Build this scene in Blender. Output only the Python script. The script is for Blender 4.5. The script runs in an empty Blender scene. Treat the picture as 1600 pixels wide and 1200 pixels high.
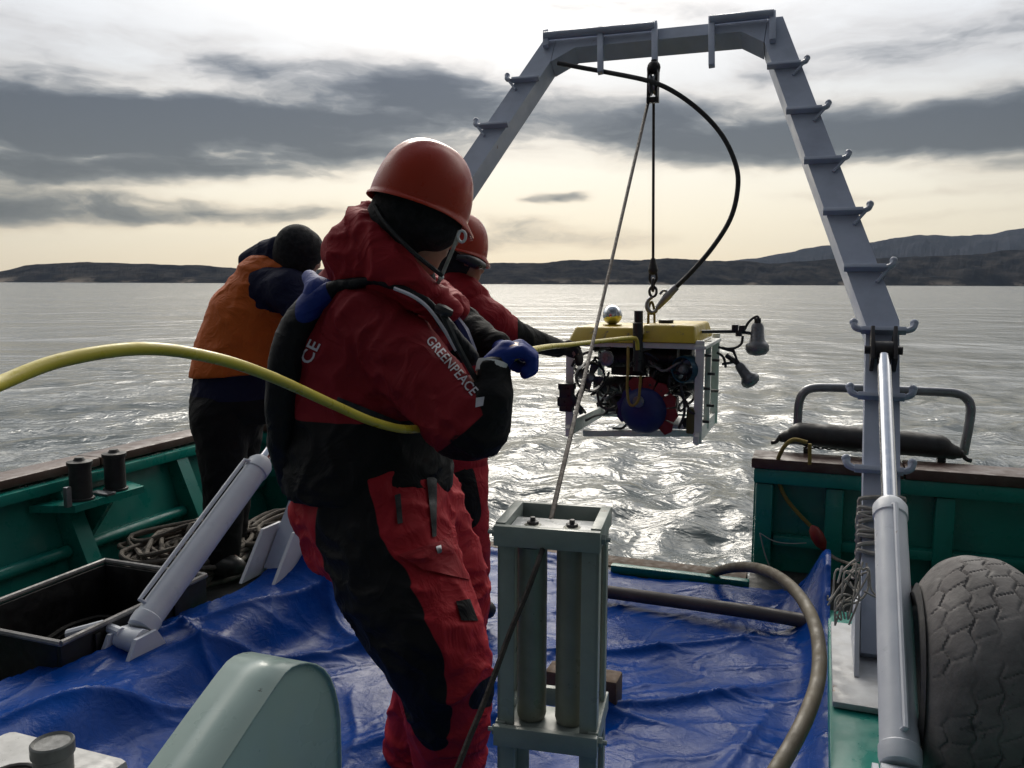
import bpy, bmesh, math, random
import numpy as np
from mathutils import Vector, Matrix
from mathutils.bvhtree import BVHTree

random.seed(4)
RNG = np.random.RandomState(7)
SC = bpy.context.scene
COL = SC.collection
PI = math.pi

# ------------------------------------------------------------------ camera
CAMH = 1.55
FPX = 1320.0                                   # focal length in photo pixels (photo 1600 wide)
PITCH = math.atan(157 / FPX)
ROLL = math.atan(-6 / 1600)
cam = bpy.data.cameras.new('camera')
cam.sensor_width = 36.0
cam.lens = 36.0 * FPX / 1600
cam.clip_start = 0.05
cam.clip_end = 40000
camo = bpy.data.objects.new('camera', cam)
COL.objects.link(camo)
camo.location = (0, 0, CAMH)
camo.rotation_mode = 'QUATERNION'
camo.rotation_quaternion = (Matrix.Rotation(PI / 2 - PITCH, 3, 'X') @ Matrix.Rotation(-ROLL, 3, 'Z')).to_quaternion()
SC.camera = camo
CF = Vector((0, math.cos(PITCH), -math.sin(PITCH)))
CU = Vector((0, math.sin(PITCH), math.cos(PITCH)))
CR = Vector((1, 0, 0))
CO = Vector((0, 0, CAMH))


def ray(px, py):
    a, b = px - 800, py - 600
    c, s = math.cos(-ROLL), math.sin(-ROLL)
    X = c * a - s * b
    Y = s * a + c * b
    return CF + CR * (X / FPX) - CU * (Y / FPX)


def at(px, py, d):
    """point of the place that the photo shows at (px, py), d metres in front of the lens"""
    return CO + ray(px, py) * d


def onz(px, py, z):
    r = ray(px, py)
    return CO + r * ((z - CAMH) / r.z)


def onplane(px, py, P, n):
    r = ray(px, py)
    return CO + r * ((P - CO).dot(n) / r.dot(n))


# ------------------------------------------------------------------ light
SUN_AZ, SUN_EL = math.radians(-1.5), math.radians(33)
SUN_DIR = Vector((math.sin(SUN_AZ) * math.cos(SUN_EL), math.cos(SUN_AZ) * math.cos(SUN_EL), math.sin(SUN_EL)))
sun = bpy.data.lights.new('sun', 'SUN')
sun.energy = 1.5
sun.angle = math.radians(30)
sun.color = (1.0, 0.93, 0.82)
suno = bpy.data.objects.new('sun', sun)
COL.objects.link(suno)
suno.rotation_mode = 'QUATERNION'
suno.rotation_quaternion = SUN_DIR.to_track_quat('Z', 'Y')

world = bpy.data.worlds.new('World')
SC.world = world
world.use_nodes = True
WT = world.node_tree
WT.nodes.clear()
WL = WT.links


class N:
    """tiny wrapper to write node maths"""
    def __init__(s, tree):
        s.t = tree

    def node(s, typ, **kw):
        n = s.t.nodes.new(typ)
        for k, v in kw.items():
            setattr(n, k, v)
        return n

    def put(s, sock, v):
        if hasattr(v, 'links') and hasattr(v, 'is_output'):
            s.t.links.new(v, sock)
        elif isinstance(v, (tuple, list)) and len(v) == 3 and sock.type == 'RGBA':
            sock.default_value = (*v, 1)
        else:
            sock.default_value = v

    def m(s, op, a, b=0.0, c=0.0, clamp=False):
        n = s.node('ShaderNodeMath', operation=op, use_clamp=clamp)
        s.put(n.inputs[0], a)
        s.put(n.inputs[1], b)
        s.put(n.inputs[2], c)
        return n.outputs[0]

    def v(s, op, a, b=(0, 0, 0)):
        n = s.node('ShaderNodeVectorMath', operation=op)
        s.put(n.inputs[0], a)
        if op == 'SCALE':
            s.put(n.inputs['Scale'], b)
        else:
            s.put(n.inputs[1], b)
        return n.outputs['Value'] if op in ('DOT_PRODUCT', 'LENGTH', 'DISTANCE') else n.outputs[0]

    def mix(s, f, a, b, blend='MIX'):
        n = s.node('ShaderNodeMix', data_type='RGBA', blend_type=blend)
        s.put(n.inputs[0], f)
        s.put(n.inputs[6], a)
        s.put(n.inputs[7], b)
        return n.outputs[2]

    def noise(s, vec, scale, detail=4, rough=0.55, dist=0.0, col=False):
        n = s.node('ShaderNodeTexNoise')
        if vec is not None:
            s.put(n.inputs['Vector'], vec)
        n.inputs['Scale'].default_value = scale
        n.inputs['Detail'].default_value = detail
        n.inputs['Roughness'].default_value = rough
        n.inputs['Distortion'].default_value = dist
        return n.outputs['Color' if col else 'Fac']

    def rng(s, x, a, b, c=0.0, d=1.0, smooth=True):
        n = s.node('ShaderNodeMapRange', interpolation_type='SMOOTHSTEP' if smooth else 'LINEAR')
        s.put(n.inputs[0], x)
        for i, q in enumerate((a, b, c, d)):
            s.put(n.inputs[i + 1], q)
        return n.outputs[0]

    def xyz(s, x, y, z):
        n = s.node('ShaderNodeCombineXYZ')
        for i, q in enumerate((x, y, z)):
            s.put(n.inputs[i], q)
        return n.outputs[0]

    def sep(s, v):
        n = s.node('ShaderNodeSeparateXYZ')
        s.put(n.inputs[0], v)
        return n.outputs

    def ramp(s, x, stops):
        n = s.node('ShaderNodeValToRGB')
        s.put(n.inputs[0], x)
        e = n.color_ramp.elements
        while len(e) < len(stops):
            e.new(0.5)
        for q, (p, c) in zip(e, stops):
            q.position = p
            q.color = (*c, 1)
        return n.outputs[0]


w = N(WT)
dirn = w.node('ShaderNodeTexCoord').outputs['Generated']
dx, dy, dz = w.sep(dirn)
az = w.m('ARCTAN2', dx, dy)
el = w.m('ARCSINE', dz)
flat = w.xyz(w.m('MULTIPLY', az, 1.0), w.m('MULTIPLY', el, 2.6), 0.0)
warp = w.noise(flat, 5.0, 4, 0.6, 0, True)
warp = w.v('SUBTRACT', warp, (0.5, 0.5, 0.5))
wx, wy, wz = w.sep(warp)
azw = w.m('MULTIPLY_ADD', wx, 0.17, az)
elw = w.m('MULTIPLY_ADD', wy, 0.042, el)
fine = w.noise(w.xyz(w.m('MULTIPLY', azw, 1.0), w.m('MULTIPLY', elw, 3.6), 0.3), 6.5, 9, 0.58, 0.15)
big = w.noise(w.xyz(w.m('MULTIPLY', az, 1.0), w.m('MULTIPLY', el, 2.4), 4.7), 3.1, 6, 0.55, 0.2)
# banks of stratocumulus that stand in the view (azimuth, elevation from photo pixels)
BANKS = [(-80, 175, 330, 60, 1.2), (180, 178, 230, 38, 1.15), (400, 196, 200, 30, 1.0), (600, 150, 150, 60, 0.95), (700, 165, 130, 52, 0.9), (740, 215, 100, 24, 0.5), (150, 228, 240, 20, 0.8),
         (1120, 215, 190, 36, 1.2), (1010, 190, 110, 40, 0.7), (1330, 205, 150, 30, 1.0), (1540, 190, 170, 36, 1.1), (1800, 190, 220, 60, 0.9), (940, 150, 110, 40, 0.35), (1260, 160, 110, 20, 0.4),
         (50, 277, 190, 17, 0.95), (320, 270, 190, 15, 0.9), (440, 250, 130, 14, 0.6), (60, 337, 170, 13, 0.8), (340, 338, 210, 16, 0.9), (180, 318, 120, 8, 0.4), (-200, 320, 200, 40, 0.6),
         (890, 5, 130, 26, 0.65), (350, 98, 80, 18, 0.45), (420, 110, 60, 14, 0.3), (885, 306, 38, 10, 0.8), (835, 312, 24, 8, 0.5), (790, 352, 120, 18, 0.5), (900, 372, 190, 14, 0.45), (720, 385, 120, 12, 0.35),
         (1530, 35, 240, 45, 0.5), (1330, 95, 190, 30, 0.38), (1150, 15, 160, 24, 0.3), (250, 70, 160, 20, 0.18), (620, 40, 120, 14, 0.25), (1280, 345, 160, 9, 0.35), (90, 35, 330, 50, 0.27), (1400, 300, 160, 8, 0.3), (1450, 330, 120, 7, 0.25), (560, 240, 120, 8, 0.45)]
dens = None
for (px, py, rx, ry, wt) in BANKS:
    r = ray(px, py).normalized()
    a0, e0 = math.atan2(r.x, r.y), math.asin(r.z)
    qa = w.m('MULTIPLY', w.m('SUBTRACT', azw, a0), FPX / rx)
    qe = w.m('MULTIPLY', w.m('SUBTRACT', elw, e0), FPX / ry)
    q = w.m('ADD', w.m('MULTIPLY', qa, qa), w.m('MULTIPLY', qe, qe))
    g = w.m('MULTIPLY', w.m('POWER', 2.71828, w.m('MULTIPLY', q, -1.0)), wt)
    dens = g if dens is None else w.m('ADD', dens, g)
gen = w.m('MULTIPLY', w.rng(big, 0.46, 0.70), w.rng(el, 0.30, 0.9, 0.10, 0.75))     # the same cloud deck overhead and all round
side = w.m('MULTIPLY', w.rng(big, 0.44, 0.66), w.rng(w.m('ABSOLUTE', az), 0.62, 0.85, 0.0, 0.9))
dens = w.m('ADD', dens, w.m('MAXIMUM', gen, side))
dens = w.m('MULTIPLY', dens, w.rng(fine, 0.28, 0.70, 0.50, 1.32, False))
dens = w.m('ADD', dens, w.m('MULTIPLY', w.m('SUBTRACT', fine, 0.47), 0.55))
cl = w.rng(dens, 0.10, 1.42)
sd = w.v('DOT_PRODUCT', dirn, tuple(SUN_DIR))
ang = w.m('ARCCOSINE', w.m('MINIMUM', sd, 0.99999))
away = w.rng(ang, 0.45, 1.7, 1.0, 0.125)                       # the sky is dimmer away from the veiled sun
clear = w.ramp(w.m('MULTIPLY', el, 1.6), [(0.0, (0.82, 0.70, 0.49)), (0.07, (0.85, 0.755, 0.565)), (0.2, (0.83, 0.785, 0.67)),
                                         (0.36, (0.62, 0.64, 0.66)), (0.55, (0.58, 0.61, 0.66)), (1.0, (0.42, 0.47, 0.55))])
nish = w.node('ShaderNodeTexSky', sky_type='NISHITA')
nish.sun_disc = False
nish.sun_elevation = SUN_EL
nish.sun_rotation = SUN_AZ
nish.air_density = 1.0
nish.dust_density = 2.0
clear = w.mix(1.0, clear, w.v('SCALE', nish.outputs[0], 0.012), 'ADD')
thick = w.ramp(cl, [(0.0, (1.0, 1.0, 1.0)), (0.16, (0.86, 0.84, 0.83)), (0.4, (0.50, 0.51, 0.535)), (0.7, (0.25, 0.28, 0.325)), (1.0, (0.16, 0.185, 0.225))])
skyc = w.mix(1.0, clear, thick, 'MULTIPLY')
ga = w.m('DIVIDE', w.m('SUBTRACT', az, SUN_AZ), 1.15)                 # veiled-sun glow, spread wide above the view to brighten water and deck tops
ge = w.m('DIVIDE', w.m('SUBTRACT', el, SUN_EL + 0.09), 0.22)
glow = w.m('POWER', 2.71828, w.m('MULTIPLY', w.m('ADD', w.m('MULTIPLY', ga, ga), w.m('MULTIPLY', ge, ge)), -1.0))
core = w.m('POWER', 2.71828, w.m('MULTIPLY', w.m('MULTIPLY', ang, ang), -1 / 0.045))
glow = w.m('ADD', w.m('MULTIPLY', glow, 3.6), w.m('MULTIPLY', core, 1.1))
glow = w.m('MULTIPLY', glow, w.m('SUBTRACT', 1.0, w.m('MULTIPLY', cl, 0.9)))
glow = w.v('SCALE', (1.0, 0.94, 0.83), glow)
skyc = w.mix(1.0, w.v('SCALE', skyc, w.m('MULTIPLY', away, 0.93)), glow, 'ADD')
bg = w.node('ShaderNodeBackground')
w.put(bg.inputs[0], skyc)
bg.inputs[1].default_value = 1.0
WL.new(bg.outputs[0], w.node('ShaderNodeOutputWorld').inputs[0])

SC.view_settings.view_transform = 'Standard'
SC.view_settings.look = 'None'
SC.view_settings.exposure = 0.2
SC.view_settings.gamma = 1.0
SC.view_settings.use_curve_mapping = False
SC.render.engine = 'CYCLES'
SC.cycles.max_bounces = 8
SC.cycles.volume_bounces = 0
SC.cycles.use_denoising = True
SC.cycles.caustics_reflective = False
SC.cycles.caustics_refractive = False

# ------------------------------------------------------------------ the boat's own axes: u across, v towards the stern
YAW = math.radians(20.15)
BU = Vector((math.cos(YAW), -math.sin(YAW), 0))
BV = Vector((math.sin(YAW), math.cos(YAW), 0))
BZ = Vector((0, 0, 1))


def bt(u, v, z):
    return BU * u + BV * v + BZ * z


def uv(P):
    return P.dot(BU), P.dot(BV), P.z


# ------------------------------------------------------------------ materials
def new_mat(name):
    m = bpy.data.materials.new(name)
    m.use_nodes = True
    t = m.node_tree
    return m, N(t), t.nodes['Principled BSDF']


def paint(name, c, c2=None, rough=0.5, metal=0.0, scale=6.0, amount=0.5, bump=0.0, bscale=60.0, fleck=None, fscale=14.0, fcut=0.62, spec=0.5, coat=0.0, rvar=0.15):
    m, n, b = new_mat(name)
    co = n.node('ShaderNodeTexCoord').outputs['Object']
    f = n.rng(n.noise(co, scale, 6, 0.62), 0.3, 0.72, 0.0, amount)
    col = n.mix(f, c, c2 if c2 else tuple(q * 0.6 for q in c))
    if fleck:
        k = n.rng(n.noise(co, fscale, 8, 0.7, 0.4), fcut, fcut + 0.05)
        col = n.mix(k, col, fleck)
    n.put(b.inputs['Base Color'], col)
    n.put(b.inputs['Roughness'], n.rng(n.noise(co, scale * 2.3, 4), 0.3, 0.7, max(0.02, rough - rvar), min(1, rough + rvar)))
    b.inputs['Metallic'].default_value = metal
    b.inputs['Specular IOR Level'].default_value = spec
    b.inputs['Coat Weight'].default_value = coat
    if bump:
        bp = n.node('ShaderNodeBump')
        bp.inputs['Strength'].default_value = bump
        bp.inputs['Distance'].default_value = 0.004
        n.put(bp.inputs['Height'], n.noise(co, bscale, 5, 0.6))
        n.put(b.inputs['Normal'], bp.outputs[0])
    return m


def cloth(name, cols, rough=0.75, bump=0.5):
    """cloth of several panels; vertex attributes panel1, panel2 .. (metres, > 0 inside) pick the colour"""
    m, n, b = new_mat(name)
    co = n.node('ShaderNodeTexCoord').outputs['Object']
    col = cols[0]
    for i, c in enumerate(cols[1:], 1):
        a = n.node('ShaderNodeAttribute', attribute_name='panel%d' % i).outputs['Fac']
        k = n.rng(a, -0.0015, 0.0015)
        col = n.mix(k, col, c)
    f = n.rng(n.noise(co, 7, 6, 0.65), 0.35, 0.75, 0.0, 0.35)
    col = n.mix(f, col, n.mix(1.0, col, (0.55, 0.55, 0.58), 'MULTIPLY'))
    n.put(b.inputs['Base Color'], col)
    b.inputs['Roughness'].default_value = rough
    b.inputs['Specular IOR Level'].default_value = 0.22
    bp = n.node('ShaderNodeBump')
    bp.inputs['Strength'].default_value = bump
    bp.inputs['Distance'].default_value = 0.018
    rdg = n.m('SUBTRACT', 1.0, n.m('ABSOLUTE', n.m('MULTIPLY_ADD', n.noise(co, 9, 3, 0.5, 1.4), 2.0, -1.0)))
    h = n.m('ADD', n.m('MULTIPLY', rdg, 0.9), n.m('MULTIPLY', n.noise(co, 420, 2), 0.05))
    n.put(bp.inputs['Height'], h)
    n.put(b.inputs['Normal'], bp.outputs[0])
    return m


M = {}
M['green'] = paint('green_hull_paint', (0.008, 0.235, 0.185), (0.006, 0.16, 0.135), 0.36, scale=4, amount=0.7, bump=0.12, bscale=30, fleck=(0.10, 0.05, 0.025), fscale=7, fcut=0.67, coat=0.1)
M['white'] = paint('white_marine_paint', (0.60, 0.63, 0.68), (0.48, 0.51, 0.57), 0.42, scale=5, amount=0.7, bump=0.15, bscale=60, fleck=(0.26, 0.18, 0.12), fscale=9, fcut=0.68)
M['frame'] = paint('pale_blue_grey_gantry_paint', (0.41, 0.455, 0.56), (0.30, 0.335, 0.42), 0.45, scale=4, amount=0.8, bump=0.2, bscale=40, fleck=(0.16, 0.10, 0.065), fscale=9, fcut=0.665)
M['chrome'] = paint('polished_rod_steel', (0.62, 0.63, 0.66), (0.5, 0.5, 0.53), 0.18, metal=1.0, scale=12, amount=0.4, rvar=0.08)
M['steel'] = paint('galvanised_steel', (0.30, 0.31, 0.33), (0.20, 0.20, 0.21), 0.42, metal=0.8, scale=14, amount=0.8, bump=0.1)
M['dark'] = paint('blackened_steel', (0.025, 0.026, 0.03), (0.05, 0.04, 0.035), 0.5, metal=0.3, scale=18, amount=0.8)
M['rubber'] = paint('black_rubber', (0.018, 0.018, 0.02), (0.035, 0.034, 0.033), 0.6, scale=9, amount=0.8, bump=0.2, bscale=80)
M['rail'] = paint('worn_red_brown_rail', (0.06, 0.024, 0.018), (0.11, 0.075, 0.06), 0.5, scale=7, amount=0.9, bump=0.3, bscale=35, fleck=(0.2, 0.15, 0.12), fscale=11, fcut=0.66)
M['wood'] = paint('weathered_timber', (0.14, 0.095, 0.065), (0.07, 0.05, 0.035), 0.8, scale=12, amount=0.9, bump=0.4, bscale=50)
M['stand'] = paint('pale_green_grey_paint', (0.29, 0.325, 0.30), (0.20, 0.23, 0.21), 0.42, scale=6, amount=0.8, bump=0.2, bscale=60, fleck=(0.12, 0.075, 0.045), fscale=13, fcut=0.66)
M['standplate'] = paint('bare_pale_plate', (0.62, 0.63, 0.62), (0.45, 0.46, 0.45), 0.3, scale=9, amount=0.6, fleck=(0.2, 0.17, 0.14), fscale=22, fcut=0.68)
M['roller'] = paint('olive_grey_roller', (0.28, 0.28, 0.225), (0.20, 0.20, 0.16), 0.42, metal=0.1, scale=10, amount=0.8, bump=0.1, bscale=90)
M['cover'] = paint('pale_sea_green_enamel', (0.34, 0.44, 0.405), (0.29, 0.38, 0.35), 0.3, scale=3, amount=0.6, bump=0.12, bscale=18, fleck=(0.10, 0.105, 0.09), fscale=24, fcut=0.67, coat=0.25)
M['crate'] = paint('black_plastic', (0.006, 0.006, 0.007), (0.012, 0.012, 0.012), 0.5, scale=8, amount=0.8, bump=0.2, bscale=40)
M['craterim'] = paint('scuffed_grey_rim', (0.26, 0.25, 0.24), (0.12, 0.12, 0.12), 0.45, scale=14, amount=0.9)
M['rope'] = paint('old_grey_rope', (0.17, 0.15, 0.125), (0.08, 0.07, 0.06), 0.9, scale=20, amount=0.9, bump=0.8, bscale=160)
M['palerope'] = paint('pale_twine', (0.42, 0.40, 0.37), (0.25, 0.24, 0.22), 0.9, scale=30, amount=0.9, bump=0.5, bscale=200)
M['wire'] = paint('brown_steel_cable', (0.06, 0.048, 0.042), (0.035, 0.03, 0.027), 0.65, metal=0.5, scale=40, amount=0.8, bump=0.5, bscale=300)
M['hose'] = paint('olive_brown_hose', (0.115, 0.092, 0.055), (0.065, 0.052, 0.034), 0.62, scale=8, amount=0.8, bump=0.15, bscale=70)
M['pipe'] = paint('dull_brown_pipe', (0.10, 0.085, 0.08), (0.06, 0.052, 0.05), 0.5, scale=8, amount=0.8, bump=0.2)
M['tether'] = paint('yellow_tether_jacket', (0.56, 0.46, 0.045), (0.44, 0.35, 0.04), 0.38, scale=10, amount=0.6, bump=0.1, bscale=120, fleck=(0.2, 0.17, 0.06), fscale=18, fcut=0.68)
M['yellow'] = paint('yellow_float_paint', (0.46, 0.33, 0.012), (0.36, 0.25, 0.012), 0.45, scale=7, amount=0.8, bump=0.15, fleck=(0.16, 0.12, 0.05), fscale=14, fcut=0.60)
M['rovwhite'] = paint('white_plastic_frame', (0.74, 0.75, 0.72), (0.56, 0.57, 0.54), 0.4, scale=9, amount=0.7, bump=0.1)
M['rovdark'] = paint('dark_housing', (0.012, 0.013, 0.016), (0.03, 0.03, 0.034), 0.4, scale=16, amount=0.8)
M['rovblue'] = paint('deep_blue_plastic', (0.010, 0.018, 0.125), (0.006, 0.011, 0.08), 0.5, scale=9, amount=0.7)
M['rovred'] = paint('dull_red_plastic', (0.22, 0.012, 0.014), (0.13, 0.01, 0.012), 0.5, scale=12, amount=0.7)
M['teal'] = paint('teal_anodised', (0.012, 0.085, 0.14), (0.008, 0.05, 0.09), 0.4, metal=0.3, scale=9, amount=0.7)
M['lampgrey'] = paint('grey_lamp_housing', (0.23, 0.235, 0.25), (0.15, 0.155, 0.165), 0.35, metal=0.4, scale=10, amount=0.7)
M['glassdome'] = paint('mirrored_glass_dome', (0.66, 0.68, 0.70), (0.5, 0.52, 0.55), 0.06, metal=1.0, scale=3, amount=0.4, rvar=0.03)
M['helmet'] = paint('orange_red_helmet_shell', (0.42, 0.034, 0.010), (0.36, 0.028, 0.009), 0.32, scale=5, amount=0.5, bump=0.05, bscale=12, coat=0.05, spec=0.35, fleck=(0.13, 0.03, 0.02), fscale=20, fcut=0.735)
M['skin'] = paint('skin', (0.40, 0.21, 0.145), (0.33, 0.15, 0.10), 0.5, scale=14, amount=0.5, bump=0.15, bscale=120)
M['eye'] = paint('eye', (0.5, 0.5, 0.48), (0.05, 0.03, 0.02), 0.1, scale=60)
M['black'] = cloth('black_fabric', [(0.006, 0.006, 0.007)], 0.8)
M['knit'] = paint('black_knit', (0.006, 0.006, 0.008), (0.010, 0.010, 0.013), 0.9, scale=20, bump=0.9, bscale=150)
M['webbing'] = paint('black_webbing', (0.015, 0.016, 0.018), (0.025, 0.026, 0.03), 0.65, scale=20, bump=0.4, bscale=300)
M['glove'] = cloth('blue_glove', [(0.012, 0.035, 0.24)], 0.6, 0.4)
M['whitetrim'] = paint('white_trim', (0.72, 0.72, 0.72), (0.55, 0.55, 0.56), 0.5, scale=20)
M['lilacprint'] = paint('white_print', (0.62, 0.60, 0.66), (0.45, 0.43, 0.5), 0.55, scale=40)
M['boot'] = paint('dark_boot', (0.02, 0.02, 0.02), (0.035, 0.033, 0.03), 0.5, scale=12, bump=0.2)
M['redcloth'] = cloth('red_fabric', [(0.31, 0.014, 0.022)], 0.7)
M['orangefloat'] = paint('orange_float', (0.24, 0.018, 0.012), (0.14, 0.012, 0.01), 0.45, scale=12)
M['yellowrope'] = paint('faded_yellow_line', (0.30, 0.22, 0.05), (0.18, 0.13, 0.04), 0.85, scale=30, bump=0.6, bscale=200)
M['ledge'] = M['green']


# ------------------------------------------------------------------ object helpers
def mesh_obj(name, V, F, mat, parent=None, loc=None, smooth=True, attrs=None, auto=None):
    """links world-space vertices as ONE mesh object; under a parent they become local to it"""
    V = np.asarray(V, dtype=float).reshape(-1, 3)
    me = bpy.data.meshes.new(name)
    if parent is not None:
        base = HINT[parent]
    else:
        base = np.array(loc if loc is not None else (*((V[:, :2].min(0) + V[:, :2].max(0)) / 2), V[:, 2].min()), dtype=float)
    Vl = V - base
    me.from_pydata(Vl.tolist(), [], F if isinstance(F, list) else F.tolist())
    if attrs:
        for k, a in attrs.items():
            at_ = me.attributes.new(k, 'FLOAT', 'POINT')
            at_.data.foreach_set('value', np.asarray(a, dtype=np.float32))
    me.materials.append(mat)
    bm = bmesh.new()
    bm.from_mesh(me)
    bmesh.ops.recalc_face_normals(bm, faces=bm.faces)
    bm.to_mesh(me)
    bm.free()
    if smooth:
        me.polygons.foreach_set('use_smooth', [True] * len(me.polygons))
        if auto:
            me.set_sharp_from_angle(angle=math.radians(auto))
    o = bpy.data.objects.new(name, me)
    COL.objects.link(o)
    o.location = (0, 0, 0) if parent is not None else tuple(base)
    if parent is not None:
        o.parent = parent
    HINT[o] = base
    return o


HINT = {}                                              # world origin of every object built


def thing(name, label, cat, loc, group=None):
    o = bpy.data.objects.new(name, None)
    o.empty_display_size = 0.1
    COL.objects.link(o)
    o.location = loc
    o['label'] = label
    o['category'] = cat
    if group:
        o['group'] = group
    HINT[o] = np.array(loc, dtype=float)
    return o


def tag(o, label, cat, group=None):
    o['label'] = label
    o['category'] = cat
    if group:
        o['group'] = group
    return o


def struct(o, kind='structure', label=None):
    o['kind'] = kind
    if label:
        o['label'] = label
    return o


class MB:
    """collects shapes in world space; build() links them as ONE mesh object"""
    def __init__(s):
        s.V = []
        s.F = []

    def add(s, V, F):
        k = len(s.V)
        s.V += [tuple(v) for v in V]
        s.F += [[i + k for i in f] for f in F]
        return s

    def box(s, c, ax, ay, az_, hx, hy, hz, bev=0.0):
        """oriented box, half sizes hx hy hz; bevelled edges"""
        bm = bmesh.new()
        bmesh.ops.create_cube(bm, size=2.0)
        for v in bm.verts:
            v.co = Vector((v.co.x * hx, v.co.y * hy, v.co.z * hz))
        if bev:
            bmesh.ops.bevel(bm, geom=bm.edges[:], offset=bev, segments=2, affect='EDGES', profile=0.6)
        bm.verts.index_update()
        V = [Vector(c) + ax * v.co.x + ay * v.co.y + az_ * v.co.z for v in bm.verts]
        F = [[v.index for v in f.verts] for f in bm.faces]
        bm.free()
        return s.add(V, F)

    def bbox(s, u0, u1, v0, v1, z0, z1, bev=0.004):
        return s.box(bt((u0 + u1) / 2, (v0 + v1) / 2, (z0 + z1) / 2), BU, BV, BZ, abs(u1 - u0) / 2, abs(v1 - v0) / 2, abs(z1 - z0) / 2, bev)

    def tube(s, pts, r, n=10, smooth=0, caps=True, squash=None):
        pts = [Vector(p) for p in pts]
        rr = list(r) if isinstance(r, (list, tuple)) else [r] * len(pts)
        if smooth:
            pts, rr = spline(pts, rr, smooth)
        up = None
        rings = []
        for i, p in enumerate(pts):
            a = pts[max(i - 1, 0)]
            b = pts[min(i + 1, len(pts) - 1)]
            t = (b - a).normalized()
            if up is None:
                up = t.orthogonal().normalized()
            up = (up - t * up.dot(t))
            up = up.normalized() if up.length > 1e-6 else t.orthogonal().normalized()
            sd_ = t.cross(up)
            rings.append([p + (up * math.cos(2 * PI * k / n) + sd_ * math.sin(2 * PI * k / n)) * rr[i] for k in range(n)])
        V = [q for rg in rings for q in rg]
        F = []
        for i in range(len(rings) - 1):
            for k in range(n):
                F.append([i * n + k, i * n + (k + 1) % n, (i + 1) * n + (k + 1) % n, (i + 1) * n + k])
        if caps:
            F.append(list(range(n))[::-1])
            F.append([len(V) - n + k for k in range(n)])
        return s.add(V, F)

    def lathe(s, c, axis, prof, n=24, close=False):
        """prof: (distance along axis, radius)"""
        axis = Vector(axis).normalized()
        e1 = axis.orthogonal().normalized()
        e2 = axis.cross(e1)
        V = []
        F = []
        m = len(prof)
        for (h, r) in prof:
            for k in range(n):
                a = 2 * PI * k / n
                V.append(Vector(c) + axis * h + (e1 * math.cos(a) + e2 * math.sin(a)) * max(r, 1e-4))
        for i in range(m - 1 if not close else m):
            j = (i + 1) % m
            for k in range(n):
                F.append([i * n + k, i * n + (k + 1) % n, j * n + (k + 1) % n, j * n + k])
        if not close:
            F.append(list(range(n))[::-1])
            F.append([(m - 1) * n + k for k in range(n)])
        return s.add(V, F)

    def prism(s, poly, ext):
        """polygon (world points) pushed along the vector ext"""
        n = len(poly)
        V = [Vector(p) for p in poly] + [Vector(p) + Vector(ext) for p in poly]
        F = [list(range(n))[::-1], [n + i for i in range(n)]]
        for i in range(n):
            j = (i + 1) % n
            F.append([i, j, n + j, n + i])
        return s.add(V, F)

    def ball(s, c, r, n=16, axis=BZ, sq=1.0):
        prof = [(-r * sq * math.cos(PI * i / n), r * math.sin(PI * i / n)) for i in range(n + 1)]
        return s.lathe(c, axis, prof, n * 2)

    def build(s, name, mat, parent=None, smooth=True, auto=40, loc=None, attrs=None):
        o = mesh_obj2(name, s.V, s.F, M[mat] if isinstance(mat, str) else mat, parent, loc, smooth, attrs, auto)
        return o


mesh_obj2 = mesh_obj


def spline(pts, rr, k):
    """Catmull-Rom through pts, k steps each"""
    P = [pts[0] * 2 - pts[1]] + list(pts) + [pts[-1] * 2 - pts[-2]]
    R = [rr[0]] + list(rr) + [rr[-1]]
    out, ro = [], []
    for i in range(1, len(P) - 2):
        for j in range(k):
            t = j / k
            a, b, c, d = P[i - 1], P[i], P[i + 1], P[i + 2]
            out.append(0.5 * (2 * b + (c - a) * t + (2 * a - 5 * b + 4 * c - d) * t * t + (3 * b - a - 3 * c + d) * t ** 3))
            ro.append(R[i] * (1 - t) + R[i + 1] * t)
    out.append(P[-2])
    ro.append(R[-2])
    return out, ro


# ------------------------------------------------------------------ soft bodies: smooth union of tapered limbs, meshed by surface nets
def limb(P, pts, flat=None):
    """signed distance of points P (n,3) to a chain [(x,y,z,r), ...]; flat = (axis, factor) thins it along axis"""
    D = None
    for i in range(max(1, len(pts) - 1)):
        a = np.array(pts[i][:3])
        ra = pts[i][3]
        b = np.array(pts[min(i + 1, len(pts) - 1)][:3])
        rb = pts[min(i + 1, len(pts) - 1)][3]
        ab = b - a
        L = ab @ ab
        t = np.clip(((P - a) @ ab) / L, 0, 1) if L > 1e-12 else np.zeros(len(P))
        d = P - (a + t[:, None] * ab)
        if flat:
            n_ = np.array(flat[0])
            c = d @ n_
            d = d + np.outer(c * (1 / flat[1] - 1), n_)
        dd = np.sqrt((d * d).sum(1)) - (ra + t * (rb - ra))
        D = dd if D is None else np.minimum(D, dd)
    return D


def smin(a, b, k):
    h = np.clip(0.5 + 0.5 * (b - a) / k, 0, 1)
    return b * (1 - h) + a * h - k * h * (1 - h)


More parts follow.
